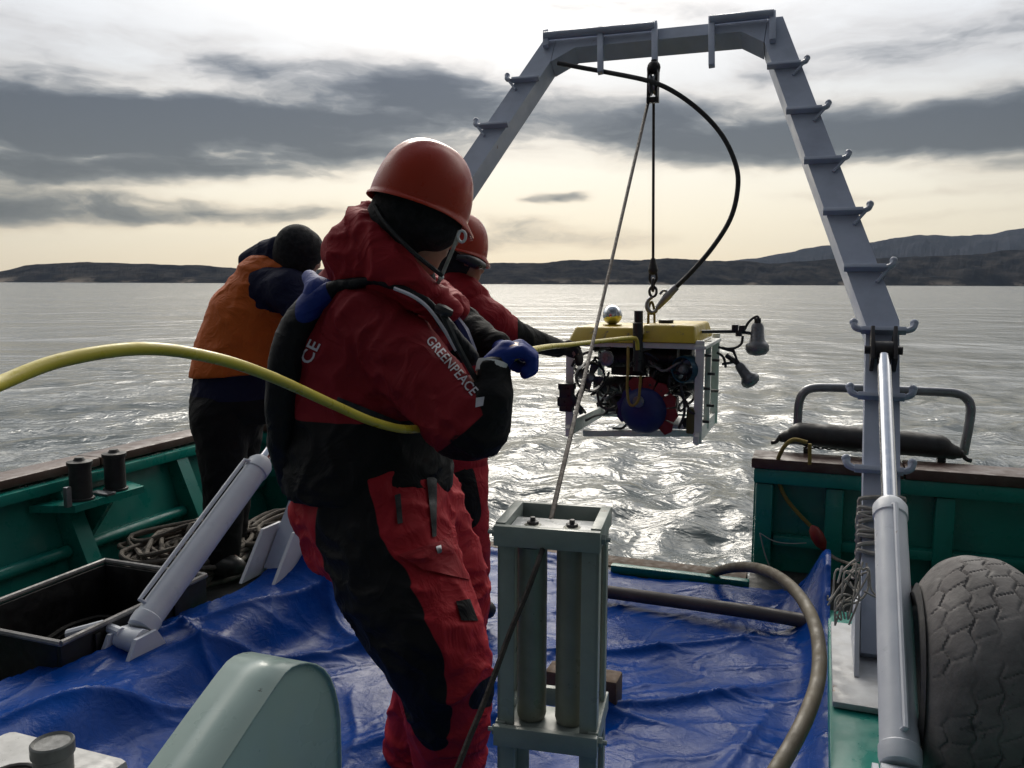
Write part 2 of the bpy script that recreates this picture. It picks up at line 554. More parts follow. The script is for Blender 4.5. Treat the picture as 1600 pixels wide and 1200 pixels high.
def surface_nets(F, org, h):
    S = F < 0
    nx, ny, nz = F.shape
    cnt = np.zeros((nx - 1, ny - 1, nz - 1), dtype=np.int8)
    for i in (0, 1):
        for j in (0, 1):
            for k in (0, 1):
                cnt += S[i:nx - 1 + i, j:ny - 1 + j, k:nz - 1 + k]
    act = (cnt > 0) & (cnt < 8)
    I, J, K = np.nonzero(act)
    idx = -np.ones(act.shape, dtype=np.int64)
    idx[I, J, K] = np.arange(len(I))
    pos = np.zeros((len(I), 3))
    num = np.zeros(len(I))
    corners = [(0, 0, 0), (1, 0, 0), (0, 1, 0), (1, 1, 0), (0, 0, 1), (1, 0, 1), (0, 1, 1), (1, 1, 1)]
    edges = [(0, 1), (2, 3), (4, 5), (6, 7), (0, 2), (1, 3), (4, 6), (5, 7), (0, 4), (1, 5), (2, 6), (3, 7)]
    val = [F[I + c[0], J + c[1], K + c[2]] for c in corners]
    for (a, b) in edges:
        va, vb = val[a], val[b]
        x = (va < 0) != (vb < 0)
        t = np.where(x, va / np.where(x, va - vb, 1), 0)
        ca, cb = np.array(corners[a]), np.array(corners[b])
        pos += np.where(x[:, None], ca + t[:, None] * (cb - ca), 0)
        num += x
    pos = pos / num[:, None] + np.stack([I, J, K], 1)
    quads = []
    for ax in range(3):
        sl0 = [slice(None)] * 3
        sl1 = [slice(None)] * 3
        sl0[ax] = slice(0, -1)
        sl1[ax] = slice(1, None)
        ch = S[tuple(sl0)] != S[tuple(sl1)]
        i, j, k = np.nonzero(ch)
        q = np.stack([i, j, k], 1)
        o1, o2 = [a for a in range(3) if a != ax]
        ok = (q[:, o1] > 0) & (q[:, o2] > 0) & (q[:, o1] < F.shape[o1] - 1) & (q[:, o2] < F.shape[o2] - 1)
        q = q[ok]
        e1 = np.zeros(3, int)
        e1[o1] = 1
        e2 = np.zeros(3, int)
        e2[o2] = 1
        f = [idx[tuple((q - e1 - e2).T)], idx[tuple((q - e2).T)], idx[tuple(q.T)], idx[tuple((q - e1).T)]]
        quads.append(np.stack(f, 1))
    Q = np.concatenate(quads)
    return pos * h + org, Q[(Q >= 0).all(1)]


_k = RNG.randn(24, 3)
_k /= np.linalg.norm(_k, axis=1)[:, None]
_ph = RNG.rand(24) * 6.28


def wob(P, wl, seed=0, n=8):
    o = np.zeros(len(P))
    for i in range(n):
        q = (i + seed * 5) % 24
        o += np.sin(P @ _k[q] * (2 * PI / wl) * (0.7 + 0.09 * i) + _ph[(q + seed) % 24])
    return o / n ** 0.5


def soft(name, limbs, vox, mat, parent=None, k=0.03, fold=0.0, foldwl=0.09, panels=None, cut=None, loc=None, seed=0):
    """limbs: chains or (chain, flat); panels: functions P -> metres; cut: function P -> signed distance kept where < 0"""
    L = [(l if isinstance(l, tuple) else (l, None)) for l in limbs]
    allp = np.array([p for l, _ in L for p in l])
    lo = (allp[:, :3] - allp[:, 3:]).min(0) - 3 * vox - fold
    hi = (allp[:, :3] + allp[:, 3:]).max(0) + 3 * vox + fold
    n = np.ceil((hi - lo) / vox).astype(int) + 1
    g = np.stack(np.meshgrid(*[lo[i] + vox * np.arange(n[i]) for i in range(3)], indexing='ij'), -1).reshape(-1, 3)
    D = None
    for l, fl in L:
        d = limb(g, l, fl)
        D = d if D is None else smin(D, d, k)
    near = np.abs(D) < 4 * vox + 3 * fold
    if fold:
        q = g[near]
        a = wob(q + 0.25 * foldwl * np.stack([wob(q, foldwl * 2.2, 2), wob(q, foldwl * 2.2, 3), wob(q, foldwl * 2.2, 1)], 1), foldwl * 1.5, seed)
        D[near] -= fold * (1.0 - 1.6 * np.abs(np.tanh(a * 1.1)))
    if cut is not None:
        D[near] = np.maximum(D[near], cut(g[near]))
        far = ~near
        D[far] = np.maximum(D[far], cut(g[far]))
    V, F = surface_nets(D.reshape(n), lo, vox)
    at_ = {}
    for i, p in enumerate(panels or [], 1):
        at_['panel%d' % i] = p(V)
    o = mesh_obj2(name, V, F, M[mat] if isinstance(mat, str) else mat, parent, loc, True, at_)
    return o


def px(*q):
    """chain of limbs from photo readings (x, y, depth, radius in px)"""
    out = []
    for (x, y, d, r) in q:
        p = at(x, y, d)
        out.append((p.x, p.y, p.z, r * d / FPX))
    return out


def bvh_of(o):
    me = o.data
    base = HINT[o]
    return BVHTree.FromPolygons([Vector(v.co) + Vector(base) for v in me.vertices], [list(p.vertices) for p in me.polygons])


def hit(bv, x, y):
    d = ray(x, y).normalized()
    p, n_, i, t = bv.ray_cast(CO, d)
    return p


def patch(name, bv, quad, mat, parent, nx=10, ny=8, off=0.004, thick=0.004):
    """a piece of cloth or print lying on a surface: the quad's corners (photo readings) are cast onto it"""
    V, ok = [], {}
    T, B = [], []
    for j in range(ny + 1):
        for i in range(nx + 1):
            s, t = i / nx, j / ny
            x = (quad[0][0] * (1 - s) + quad[1][0] * s) * (1 - t) + (quad[3][0] * (1 - s) + quad[2][0] * s) * t
            y = (quad[0][1] * (1 - s) + quad[1][1] * s) * (1 - t) + (quad[3][1] * (1 - s) + quad[2][1] * s) * t
            p = hit(bv, x, y)
            if p is None:
                p = V[-1] if V else None
            V.append(p)
    good = [p for p in V if p is not None]
    if not good:
        return None
    V = [p if p is not None else good[0] for p in V]
    tow = (CO - good[0]).normalized()
    top = [p + tow * (off + thick) for p in V]
    bot = [p + tow * (off - thick) for p in V]
    n = len(V)
    F = []
    for j in range(ny):
        for i in range(nx):
            a = j * (nx + 1) + i
            F.append([a, a + 1, a + nx + 2, a + nx + 1])
            F.append([n + a, n + a + nx + 1, n + a + nx + 2, n + a + 1])
    rim = [i for i in range(nx + 1)] + [(j) * (nx + 1) + nx for j in range(1, ny + 1)] + [ny * (nx + 1) + i for i in range(nx - 1, -1, -1)] + [j * (nx + 1) for j in range(ny - 1, 0, -1)]
    for a, b in zip(rim, rim[1:] + rim[:1]):
        F.append([a, n + a, n + b, b])
    return mesh_obj2(name, top + bot, F, M[mat], parent, None, True, None, 50)


def lettering(name, text, bv, origin, along, up, mat, parent, off=0.003, spacing=1.0):
    """text whose baseline runs from origin along a photo vector; every vertex is laid on the surface"""
    cu = bpy.data.curves.new('lettering', 'FONT')
    cu.body = text
    cu.resolution_u = 3
    cu.space_character = spacing
    cu.offset = 0.012
    tmp = bpy.data.objects.new('lettering', cu)
    me = bpy.data.meshes.new_from_object(tmp)
    bpy.data.objects.remove(tmp)
    bm = bmesh.new()
    bm.from_mesh(me)
    bmesh.ops.triangulate(bm, faces=bm.faces)
    bmesh.ops.subdivide_edges(bm, edges=[e for e in bm.edges if e.calc_length() > 0.25], cuts=2)
    bm.verts.index_update()
    xs = [v.co.x for v in bm.verts]
    wdt = max(xs)
    hgt = max(v.co.y for v in bm.verts)
    V, okv = [], []
    for v in bm.verts:
        a = v.co.x / wdt
        b = v.co.y / hgt
        p = hit(bv, origin[0] + along[0] * a + up[0] * b, origin[1] + along[1] * a + up[1] * b)
        okv.append(p is not None)
        V.append(p + (CO - p).normalized() * off if p is not None else CO)
    F = [[v.index for v in f.verts] for f in bm.faces if all(okv[v.index] for v in f.verts)]
    bm.free()
    bpy.data.meshes.remove(me)
    used = sorted({i for f in F for i in f})
    mp = {i: j for j, i in enumerate(used)}
    return mesh_obj2(name, [V[i] for i in used], [[mp[i] for i in f] for f in F], M[mat], parent, None, False)


# ================================================================== SEA, SHORE, AIR
SEA_Z = -0.70


def build_sea():
    r = [1.5]
    while r[-1] < 11000:
        r.append(r[-1] * (1.0135 if r[-1] < 400 else 1.05))
    r = np.array(r)
    a_in = np.linspace(-0.70, 0.70, 620)
    a_out = np.linspace(0.70, 2 * PI - 0.70, 70)[1:-1]
    a = np.concatenate([a_in, a_out])
    R, A = np.meshgrid(r, a, indexing='ij')
    X = R * np.sin(A)
    Y = R * np.cos(A)
    Z = np.zeros_like(X)
    DX = np.zeros_like(X)
    DY = np.zeros_like(X)
    cell = R * 0.0135
    rg = np.random.RandomState(11)
    waves = []
    for i in range(70):
        lam = 0.18 * (7.5 ** (i / 69.0)) * (0.9 + 0.2 * rg.rand())
        th = rg.normal(2.3, 0.8)                      # travel direction of the chop
        amp = 0.0066 * lam ** 0.40
        waves.append((lam, th, amp, rg.rand() * 6.28))
    for (lam, th, amp, ph) in waves:
        k = 2 * PI / lam
        fade = np.clip((lam / cell - 2.2) / 2.5, 0, 1)
        if fade.max() <= 0:
            continue
        q = k * (X * math.cos(th) + Y * math.sin(th)) + ph + 0.9 * np.sin(k * 0.17 * (X * math.sin(th) - Y * math.cos(th)) + ph * 2)
        Z += amp * fade * np.cos(q)
        DX -= 0.75 * amp * fade * math.cos(th) * np.sin(q)
        DY -= 0.75 * amp * fade * math.sin(th) * np.sin(q)
    # gusts: patches of stronger and weaker chop
    gust = 0.75 + 0.35 * np.sin(X * 0.13 + 1.3 * np.sin(Y * 0.05)) * np.sin(Y * 0.045 + X * 0.02 + 1)
    V = np.stack([X + DX * gust, Y + DY * gust, SEA_Z + Z * gust], -1).reshape(-1, 3)
    nr, na = X.shape
    i, j = np.meshgrid(np.arange(nr - 1), np.arange(na), indexing='ij')
    j2 = (j + 1) % na
    F = np.stack([i * na + j, (i + 1) * na + j, (i + 1) * na + j2, i * na + j2], -1).reshape(-1, 4)
    me = bpy.data.meshes.new('sea')
    me.vertices.add(len(V))
    me.vertices.foreach_set('co', V.astype(np.float32).ravel())
    me.loops.add(F.size)
    me.loops.foreach_set('vertex_index', F.astype(np.int32)[:, ::-1].ravel())
    me.polygons.add(len(F))
    me.polygons.foreach_set('loop_start', np.arange(0, F.size, 4, dtype=np.int32))
    me.polygons.foreach_set('use_smooth', np.ones(len(F), dtype=bool))
    me.update(calc_edges=True)
    m, n, b = new_mat('sea_water')
    co = n.node('ShaderNodeTexCoord').outputs['Object']
    b.inputs['Base Color'].default_value = (0.075, 0.092, 0.095, 1)
    b.inputs['Roughness'].default_value = 0.15
    b.inputs['IOR'].default_value = 1.36
    sx, sy, sz = n.sep(co)
    h = None
    for (fx, sc_, am, sd_) in ((1.0, 5.0, 0.036, 0.0), (0.95, 1.9, 0.115, 3.0), (0.85, 0.6, 0.17, 7.0), (0.75, 0.17, 0.95, 11.0), (0.7, 0.055, 2.8, 17.0)):
        k = n.noise(n.xyz(n.m('MULTIPLY', sx, fx), sy, sd_), sc_, 3, 0.55, 0.7)
        k = n.m('SUBTRACT', 1.0, n.m('ABSOLUTE', n.m('MULTIPLY_ADD', k, 2.0, -1.0)))          # sharp little crests
        k = n.m('MULTIPLY', k, am)
        h = k if h is None else n.m('ADD', h, k)
    bp = n.node('ShaderNodeBump')
    bp.inputs['Strength'].default_value = 0.42
    bp.inputs['Distance'].default_value = 1.0
    n.put(bp.inputs['Height'], h)
    n.put(b.inputs['Normal'], bp.outputs[0])
    me.materials.append(m)
    o = bpy.data.objects.new('sea', me)
    COL.objects.link(o)
    struct(o, 'structure', 'grey choppy sea with pale glints between boat and shore')


build_sea()


def ridge_noise(a, sc, seed):
    rg = np.random.RandomState(seed)
    o = np.zeros_like(a)
    amp = 1.0
    for k in range(7):
        for _ in range(3):
            o += amp * np.sin(a * sc * (0.8 + 0.4 * rg.rand()) + rg.rand() * 6.28) / 3
        sc *= 2.0
        amp *= 0.55
    return o


def hills(name, dist, depth, prof, mat, label, jag, seed, trees=0.0):
    """a wooded ridge: profile of (photo x, photo y of its skyline)"""
    xs = np.array([p[0] for p in prof], float)
    ys = np.array([p[1] for p in prof], float)
    az_ = np.linspace(-0.85, 0.85, 1500)
    pxx = 800 + FPX * np.tan(az_)
    sky = np.interp(pxx, xs, ys)
    hz = 446 - 6 * pxx / 1600
    hgt = np.maximum((hz - sky), 3) / FPX * dist / np.cos(az_)          # metres above eye level
    hgt = hgt + jag * ridge_noise(az_, 55, seed) * 0.5
    rg = np.random.RandomState(seed + 9)
    tre = trees * (rg.rand(len(az_)) ** 3)
    rows = 12
    V = []
    for j in range(rows):
        t = j / (rows - 1)
        if t <= 0.7:
            s = t / 0.7
            up = s ** 0.75
            rr = dist - depth * (1 - s)
            bumps = 0.10 * ridge_noise(az_ + 3 * t, 70, seed + j) * math.sin(PI * s) if s < 1 else 0
            z = SEA_Z - 2 + (hgt + 4) * np.clip(up + bumps, 0, None) + tre * (1.0 if s > 0.93 else 0.0)
        else:
            s = (t - 0.7) / 0.3
            rr = dist + depth * s
            z = SEA_Z - 2 + (hgt + 4) * (1 - s)
        V.append(np.stack([rr * np.tan(az_) , np.full_like(az_, rr), z], -1))
    V = np.array(V)
    nr, na = V.shape[:2]
    i, j = np.meshgrid(np.arange(nr - 1), np.arange(na - 1), indexing='ij')
    F = np.stack([i * na + j, i * na + j + 1, (i + 1) * na + j + 1, (i + 1) * na + j], -1).reshape(-1, 4)
    o = mesh_obj(name, V.reshape(-1, 3), F, mat, None, (0, dist, 0), False)
    struct(o, 'structure', label)
    return o


def forest_mat(name, c1, c2, c3, scale):
    m, n, b = new_mat(name)
    co = n.node('ShaderNodeTexCoord').outputs['Object']
    col = n.mix(n.rng(n.noise(co, scale, 8, 0.7), 0.35, 0.68), c1, c2)
    x, y, z = n.sep(co)
    low = n.rng(z, 2.0, 26.0, 1.0, 0.0)
    k = n.m('MULTIPLY', n.rng(n.noise(co, scale * 0.5, 6, 0.65), 0.52, 0.64), low)      # bare cliffs and clearings by the water
    col = n.mix(k, col, c3)
    n.put(b.inputs['Base Color'], col)
    b.inputs['Roughness'].default_value = 1.0
    b.inputs['Specular IOR Level'].default_value = 0.0
    return m


NEAR = [(-900, 436), (-300, 428), (0, 433), (45, 423), (130, 416), (250, 418), (330, 419), (420, 424), (500, 422), (640, 414), (760, 410), (850, 408), (905, 404), (950, 402), (1000, 404), (1040, 400), (1100, 404),
        (1150, 405), (1200, 408), (1260, 405), (1300, 402), (1400, 400), (1500, 396), (1600, 390), (1800, 384), (2400, 392)]
FAR = [(-900, 444), (900, 440), (1060, 414), (1150, 403), (1200, 396), (1290, 381), (1340, 376), (1400, 371), (1450, 369), (1500, 368), (1560, 364), (1600, 361), (1800, 352), (2400, 360)]
hills('hills', 3600, 500, NEAR, forest_mat('dark_forest', (0.010, 0.013, 0.019), (0.050, 0.047, 0.046), (0.20, 0.175, 0.15), 0.012), 'low dark wooded hills along the far shore', 3.2, 3, 13.0)
hills('mountain', 9000, 1500, FAR, forest_mat('distant_forest', (0.020, 0.024, 0.034), (0.042, 0.042, 0.05), (0.05, 0.048, 0.05), 0.004), 'paler blue-grey mountain ridge behind the wooded hills', 10, 5)

hz = MB()
hz.box((0, 0, 348.0), Vector((1, 0, 0)), Vector((0, 1, 0)), BZ, 14000, 14000, 352.5)
m, n, b = new_mat('thin_sea_haze')
m.node_tree.nodes.remove(b)
pv = n.node('ShaderNodeVolumePrincipled')
pv.inputs['Color'].default_value = (0.62, 0.76, 1.0, 1)
pv.inputs['Density'].default_value = 2.0e-5
m.node_tree.links.new(pv.outputs[0], m.node_tree.nodes['Material Output'].inputs['Volume'])
hzo = hz.build('haze', m, None, False, None)
hzo['kind'] = 'stuff'

# ================================================================== BOAT
# deck under the tarpaulin, raised ledges on both sides
UL0 = -0.31
dk = MB()
dk.bbox(-3.55, 1.5, -2.0, 4.42, -0.25, 0.0, 0.003)
dk.bbox(UL0, 1.5, 4.42, 4.70, -0.25, -0.002, 0.002)
dk.bbox(-3.55, -2.04, 4.42, 4.69, -0.25, -0.002, 0.002)
struct(dk.build('deck', paint('worn_deck', (0.05, 0.05, 0.048), (0.03, 0.028, 0.027), 0.7, scale=5, amount=0.9, bump=0.3)), 'structure', 'dark worn deck of the workboat')

WL_ = -0.95


GH = 0.62        # rail height over the deck
# --- left bulwark: side run at u=-3.72 and the short stern run up to the gap
lb = thing('bulwark', 'teal green ship side with ribs beside the black crate and the orange-vested man', 'bulwark', tuple(bt(-3.6, 2.5, 0)))
p = MB()
# flared side plate with thickness
for (v0, v1) in ((-2.0, 4.78),):
    sec = [(-3.50, 0.02), (-3.66, GH - 0.055), (-3.74, GH - 0.055), (-3.74, WL_), (-3.5, WL_)]
    p.prism([bt(u, v0, z) for (u, z) in sec], BV * (v1 - v0))
p.bbox(-3.60, -2.05, 4.70, 4.78, WL_, GH - 0.055, 0.004)
p.build('plate', 'green', lb)


def side_u(z):
    return -3.50 - 0.16 * (z - 0.02) / (GH - 0.075)


for v in (0.55, 1.45, 2.33, 3.16, 3.98):
    q = MB()
    b0, b1 = 0.03, GH - 0.058
    poly = [bt(side_u(b0) + 0.002, v - 0.045, b0), bt(side_u(b0) + 0.15, v - 0.045, b0), bt(side_u(b1) + 0.075, v - 0.045, b1), bt(side_u(b1) + 0.002, v - 0.045, b1)]
    q.prism(poly, BV * 0.09)
    q.build('rib', 'green', lb, True, 30)
segs = (-1.9, 0.50, 1.40, 2.28, 3.11, 3.93, 4.69)
for v0, v1 in zip(segs, segs[1:]):
    q = MB()
    z0 = 0.20
    q.tube([bt(side_u(z0) + 0.028, v0 + 0.10, z0), bt(side_u(z0) + 0.028, v1 - 0.004, z0)], 0.034, 12)
    q.build('stringer', 'green', lb)
q = MB()
q.bbox(-3.66, -3.55, -2.0, 4.69, GH - 0.115, GH - 0.06, 0.01)
q.build('top_channel', 'green', lb)
for u in (-2.55, -3.05):
    q = MB()
    q.bbox(u - 0.04, u + 0.04, 4.62, 4.697, 0.02, GH - 0.06, 0.006)
    q.build('rib', 'green', lb)
q = MB()
q.bbox(-3.48, -2.06, 4.63, 4.697, GH - 0.135, GH - 0.062, 0.008)
q.build('top_channel', 'green', lb)
q = MB()
q.bbox(-3.48, -2.06, 4.64, 4.696, 0.26, 0.31, 0.008)
q.build('stringer', 'green', lb)
# planks of the capping rail
for v0, v1 in ((-2.0, 0.2), (0.206, 1.9), (1.906, 3.4), (3.406, 4.80)):
    q = MB()
    q.bbox(-3.76, -3.585, v0, v1, GH - 0.045, GH + 0.002, 0.010)
    q.build('rail_plank', 'rail', lb)
q = MB()
q.bbox(-3.58, -2.03, 4.62, 4.83, GH - 0.052, GH + 0.003, 0.012)
q.build('rail_plank', 'rail', lb)

# --- stern bulwark right of the gap
rb = thing('bulwark', 'dark teal green stern panel with red-brown rail right of the open gap', 'bulwark', tuple(bt(0.5, 4.72, 0)))
UL = -0.315
q = MB()
q.bbox(UL, 1.62, 4.72, 4.79, WL_, GH - 0.03, 0.005)
q.bbox(1.56, 1.64, -2.0, 4.71, WL_, GH - 0.03, 0.005)
q.build('plate', 'green', rb)
for u in (UL + 0.06, 0.10, 0.62, 1.15):
    q = MB()
    q.bbox(u - 0.045, u + 0.045, 4.63, 4.717, 0.0, GH - 0.13, 0.012)
    q.build('rib', 'green', rb)
q = MB()
q.bbox(UL + 0.003, 1.55, 4.61, 4.716, GH - 0.125, GH - 0.045, 0.012)
q.build('top_channel', 'green', rb)
q = MB()
q.bbox(UL + 0.112, 1.55, 4.65, 4.716, 0.15, 0.205, 0.01)
q.build('stringer', 'green', rb)
for u0, u1 in ((UL - 0.01, 0.42), (0.425, 1.1), (1.105, 1.7)):
    q = MB()
    q.bbox(u0, u1, 4.60, 4.84, GH - 0.045, GH + 0.012, 0.01)
    q.build('rail_plank', 'rail', rb)

# sill of the gap
sl = thing('stern_sill', 'worn brown sill across the open stern, low green block at its end', 'sill', tuple(bt(-1.1, 4.7, -0.1)))
q = MB()
q.bbox(-2.03, UL - 0.006, 4.425, 4.60, -0.30, 0.008, 0.01)
q.build('timber', 'wood', sl)
q = MB()
q.bbox(UL - 0.70, UL + 0.02, 4.315, 4.365, 0.002, 0.047, 0.008)
q.build('block', 'green', sl)
q = MB()
q.bbox(-2.03, UL - 0.006, 4.46, 4.56, -0.95, -0.302, 0.004)
q.build('transom_plate', 'green', sl)

# ledges that carry the gantry
for nm, lab, u0, u1 in (('side_ledge', 'green raised ledge with white foot plate under the right gantry leg', 0.075, 0.33), ('side_ledge', 'raised ledge hidden by the blue tarp under the left gantry leg', -2.41, -2.17)):
    r0 = thing(nm, lab, 'ledge', tuple(bt((u0 + u1) / 2, 2.5, 0)))
    q = MB()
    q.bbox(u0, u1, -1.0, 3.75, 0.003, 0.165, 0.012)
    q.build('body', 'green', r0)
    if u0 > 0:
        q = MB()
        q.bbox(u0 + 0.01, u1 - 0.02, 2.84, 3.55, 0.168, 0.19, 0.006)
        q.build('foot_plate', paint('stained_white_paint', (0.55, 0.57, 0.60), (0.36, 0.36, 0.36), 0.5, scale=7, amount=0.9, bump=0.2, fleck=(0.22, 0.13, 0.07), fscale=7, fcut=0.63), r0)

# ------------------------------------------------------------------ gantry (A-frame) leaning out over the stern
TH = math.radians(37.84)
GT = (BV * math.sin(TH) + BZ * math.cos(TH))           # up the frame
GN = (BV * math.cos(TH) - BZ * math.sin(TH))           # its aft normal
GB = bt(-1.047, 3.267, 0.206)


def gp(p_, q_, n_=0.0):
    return GB + BU * p_ + GT * q_ + GN * n_


def gpx(x, y, n_=0.0):
    """(p, q) on the frame plane that the photo shows at x, y"""
    P = onplane(x, y, GB + GN * n_, GN) - GB
    return P.dot(BU), P.dot(GT)


L1, L2, WB, WT_ = 1.445, 2.179, 1.297, 0.675
gan = thing('gantry', 'pale grey steel lifting frame leaning out over the stern', 'gantry', tuple(GB))
HW, TK = 0.068, 0.062
QT = L1 + L2
qb = L1 + L2 - 0.115                                   # underside of the crossbeam


def pc(s, q_):
    """centre line of a leg"""
    return s * (WB if q_ < L1 else WB + (WT_ - WB) * (q_ - L1) / L2)


for s in (1, -1):
    q = MB()
    out = [(pc(s, -0.03) + s * HW, -0.03), (pc(s, L1) + s * HW, L1 + 0.01), (pc(s, QT) + s * (HW + 0.002), QT + 0.028)]
    inn = [(pc(s, QT) - s * HW * 0.2, QT + 0.028), (pc(s, QT - 0.19) - s * HW * 1.1, QT - 0.19), (pc(s, L1) - s * HW, L1 - 0.02), (pc(s, -0.03) - s * HW, -0.03)]
    poly = [gp(a, b_, -TK) for a, b_ in out + inn]
    q.prism(poly, GN * 2 * TK)
    q.build('leg', 'frame', gan, True, 30)
cb = MB()
pt = WT_ - HW * 0.2 - 0.003
cor = 0.20
poly = [(-pt, QT + 0.028), (pt, QT + 0.028), (pc(1, QT - 0.19) - HW * 1.1 - 0.004, QT - 0.19), (pt - 0.035 - cor * 0.55, QT - 0.075), (-(pt - 0.035 - cor * 0.55), QT - 0.075), (-(pc(1, QT - 0.19) - HW * 1.1 - 0.004), QT - 0.19)]
cb.prism([gp(a, b_, -TK) for a, b_ in poly], GN * 2 * TK)
cb.build('crossbeam', 'frame', gan, True, 30)
# pipe rails with their flat posts on the beam
for ends, posts in ((((846, 56), (1019, 39)), ((848, 46, 70), (933, 40, 110), (1018, 31, 102))), (((1105, 29), (1205, 18)), ((1107, 22, 98), (1203, 13, 58)))):
    nn = -TK - 0.035
    a = gpx(*ends[0], nn)
    b_ = gpx(*ends[1], nn)
    q = MB()
    q.tube([gp(*a, nn), gp(*b_, nn)], 0.026, 12)
    q.build('pipe_rail', 'frame', gan)
    for (x, y0, y1) in posts:
        c0 = gpx(x, y0, nn)
        c1 = gpx(x + (1 if y1 > 80 else 0), y1, nn)
        q = MB()
        pm = (c0[0] + c1[0]) / 2
        pa, pb = gp(*c0, -TK - 0.021), gp(*c1, -TK - 0.021)
        ax_ = (pa - pb).normalized()
        q.box((pa + pb) / 2, ax_.cross(GN).normalized(), ax_, GN, 0.018, (pa - pb).length / 2, 0.016, 0.004)
        q.build('rail_post', 'frame', gan)


def step(p0, q0, s, both, sz=1.0, tilt=0.0):
    """flat bar across the leg's face whose end curls up into a horn"""
    q = MB()
    n0 = -TK - 0.02
    hw = HW * 1.05
    q.box(gp(p0, q0, n0), BU, GT, GN, hw + 0.02, 0.011, 0.018, 0.003)
    for e in ((s, -s) if both else (s,)):
        w2 = hw + 0.065 * sz
        pts = [gp(p0 + e * hw, q0, n0), gp(p0 + e * (w2 - 0.028), q0 + 0.002, n0), gp(p0 + e * (w2 - 0.006), q0 + 0.016, n0), gp(p0 + e * w2, q0 + 0.052 * sz, n0)]
        q.tube(pts, [0.011, 0.013, 0.015, 0.016], 8, 4)
        q.ball(gp(p0 + e * w2, q0 + 0.053 * sz, n0), 0.018, 6)
        if not both:
            q.tube([gp(p0 + e * (hw - 0.02), q0 - 0.075, n0 + 0.012), gp(p0 + e * (hw + 0.045 * sz), q0 + 0.002, n0)], 0.008, 6)
    q.build('step', 'frame', gan)


for (x, y, both) in ((1221, 98, False), (1253, 168, False), (1283, 246, False), (1315, 326, False), (1350, 414, False), (1380, 512, True), (1377, 615, True), (1374, 730, True)):
    a = gpx(x, y, -TK - 0.02)
    step(a[0], a[1], 1, both, 0.8 if both else 0.78)
for (x, y) in ((833, 122), (789, 194)):
    a = gpx(x, y, -TK - 0.02)
    step(pc(-1, a[1]), a[1], -1, False, 0.95)
# clevis plates that hold the rams, and foot brackets on the ledges
for s in (1, -1):
    q = MB()
    for e in (-1, 1):
        q.box(gp(pc(s, 1.27) + e * 0.045, 1.27, -TK - 0.05), BU, GT, GN, 0.008, 0.085, 0.052, 0.004)
    q.tube([gp(pc(s, 1.27) - 0.075, 1.255, -TK - 0.06), gp(pc(s, 1.27) + 0.075, 1.255, -TK - 0.06)], 0.018, 12)
    q.build('clevis', 'dark', gan)
    q = MB()
    for e in (-1, 1):
        cx = -1.047 + s * WB + e * 0.085
        q.prism([bt(cx - 0.008, 3.05, 0.193), bt(cx - 0.008, 3.43, 0.193), bt(cx - 0.008, 3.36, 0.40), bt(cx - 0.008, 3.22, 0.40)], BU * 0.016)
    q.build('foot_bracket', 'white', gan, False)

# ------------------------------------------------------------------ hydraulic rams
for s, lab in ((1, 'tall white ram with shiny rod beside the tyre, standing before the right gantry leg'), (-1, 'white ram slanting up from the blue tarp beside the black crate')):
    foot = bt(-1.047 + s * 1.296, 2.323, 0.237)
    top = gp(pc(s, 1.27), 1.255, -TK - 0.06)
    dr = (top - foot).normalized()
    L = (top - foot).length
    fr = 0.535 if s > 0 else 0.50
    side = dr.cross(BU).normalized()
    r0 = thing('hydraulic_ram', lab, 'hydraulic ram', tuple(foot), 'rams that tilt the gantry')
    q = MB()
    q.lathe(foot + dr * 0.05, dr, [(0, 0.03), (0.0, 0.052), (0.02, 0.056), (0.05, 0.056), (0.055, 0.052), (L * fr - 0.13, 0.052), (L * fr - 0.125, 0.057), (L * fr - 0.08, 0.057), (L * fr - 0.06, 0.046), (L * fr - 0.05, 0.036), (L * fr - 0.05, 0.02)], 28)
    q.build('barrel', 'white', r0, True, 35)
    q = MB()
    q.lathe(foot + dr * (L * fr - 0.02), dr, [(0, 0.027), (L - L * fr - 0.03, 0.027)], 20)
    q.build('rod', 'chrome', r0)
    q = MB()
    q.tube([top - BU * 0.036, top + BU * 0.036], 0.04, 16)
    q.build('rod_eye', 'dark', r0)
    q = MB()
    q.tube([foot - BU * 0.05, foot + BU * 0.05], 0.045, 16)
    q.build('foot_eye', 'white', r0)
    sgn = -1 if side.dot(CO - foot) < 0 else 1
    o1 = side * sgn * 0.064 + BU * (0.012 if s > 0 else -0.03)
    q = MB()
    a0, a1 = foot + dr * 0.13, foot + dr * (L * fr - 0.05)
    q.tube([a0 + side * sgn * 0.04, a0 + o1, a0 + dr * 0.05 + o1, a1 - dr * 0.05 + o1, a1 - dr * 0.02 + o1, a1 - dr * 0.01 + side * sgn * 0.045], 0.009, 8)
    q.build('oil_pipe', 'white', r0)
    q = MB()
    lh = 0.03 if s < 0 else 0.02
    for e in (-1, 1):
        q.prism([foot + BU * (e * 0.062 - 0.008) - BV * 0.10 - BZ * 0.05, foot + BU * (e * 0.062 - 0.008) + BV * 0.10 - BZ * 0.05, foot + BU * (e * 0.062 - 0.008) + BV * 0.05 + BZ * lh, foot + BU * (e * 0.062 - 0.008) - BV * 0.05 + BZ * lh], BU * 0.016)
    if s < 0:
        q.tube([foot - BU * 0.03 - BV * 0.02 + BZ * 0.03, foot - BU * 0.14 + BZ * 0.035, foot - BU * 0.26 - BV * 0.05 + BZ * 0.0], 0.02, 10)
    q.build('foot_lug', 'white', r0, True, 30)


# ================================================================== THINGS HANGING FROM THE GANTRY
NB = -TK - 0.05                                         # in front of the beam's face


def bpt(x, y, n_=NB):
    return gp(*gpx(x, y, n_), n_)


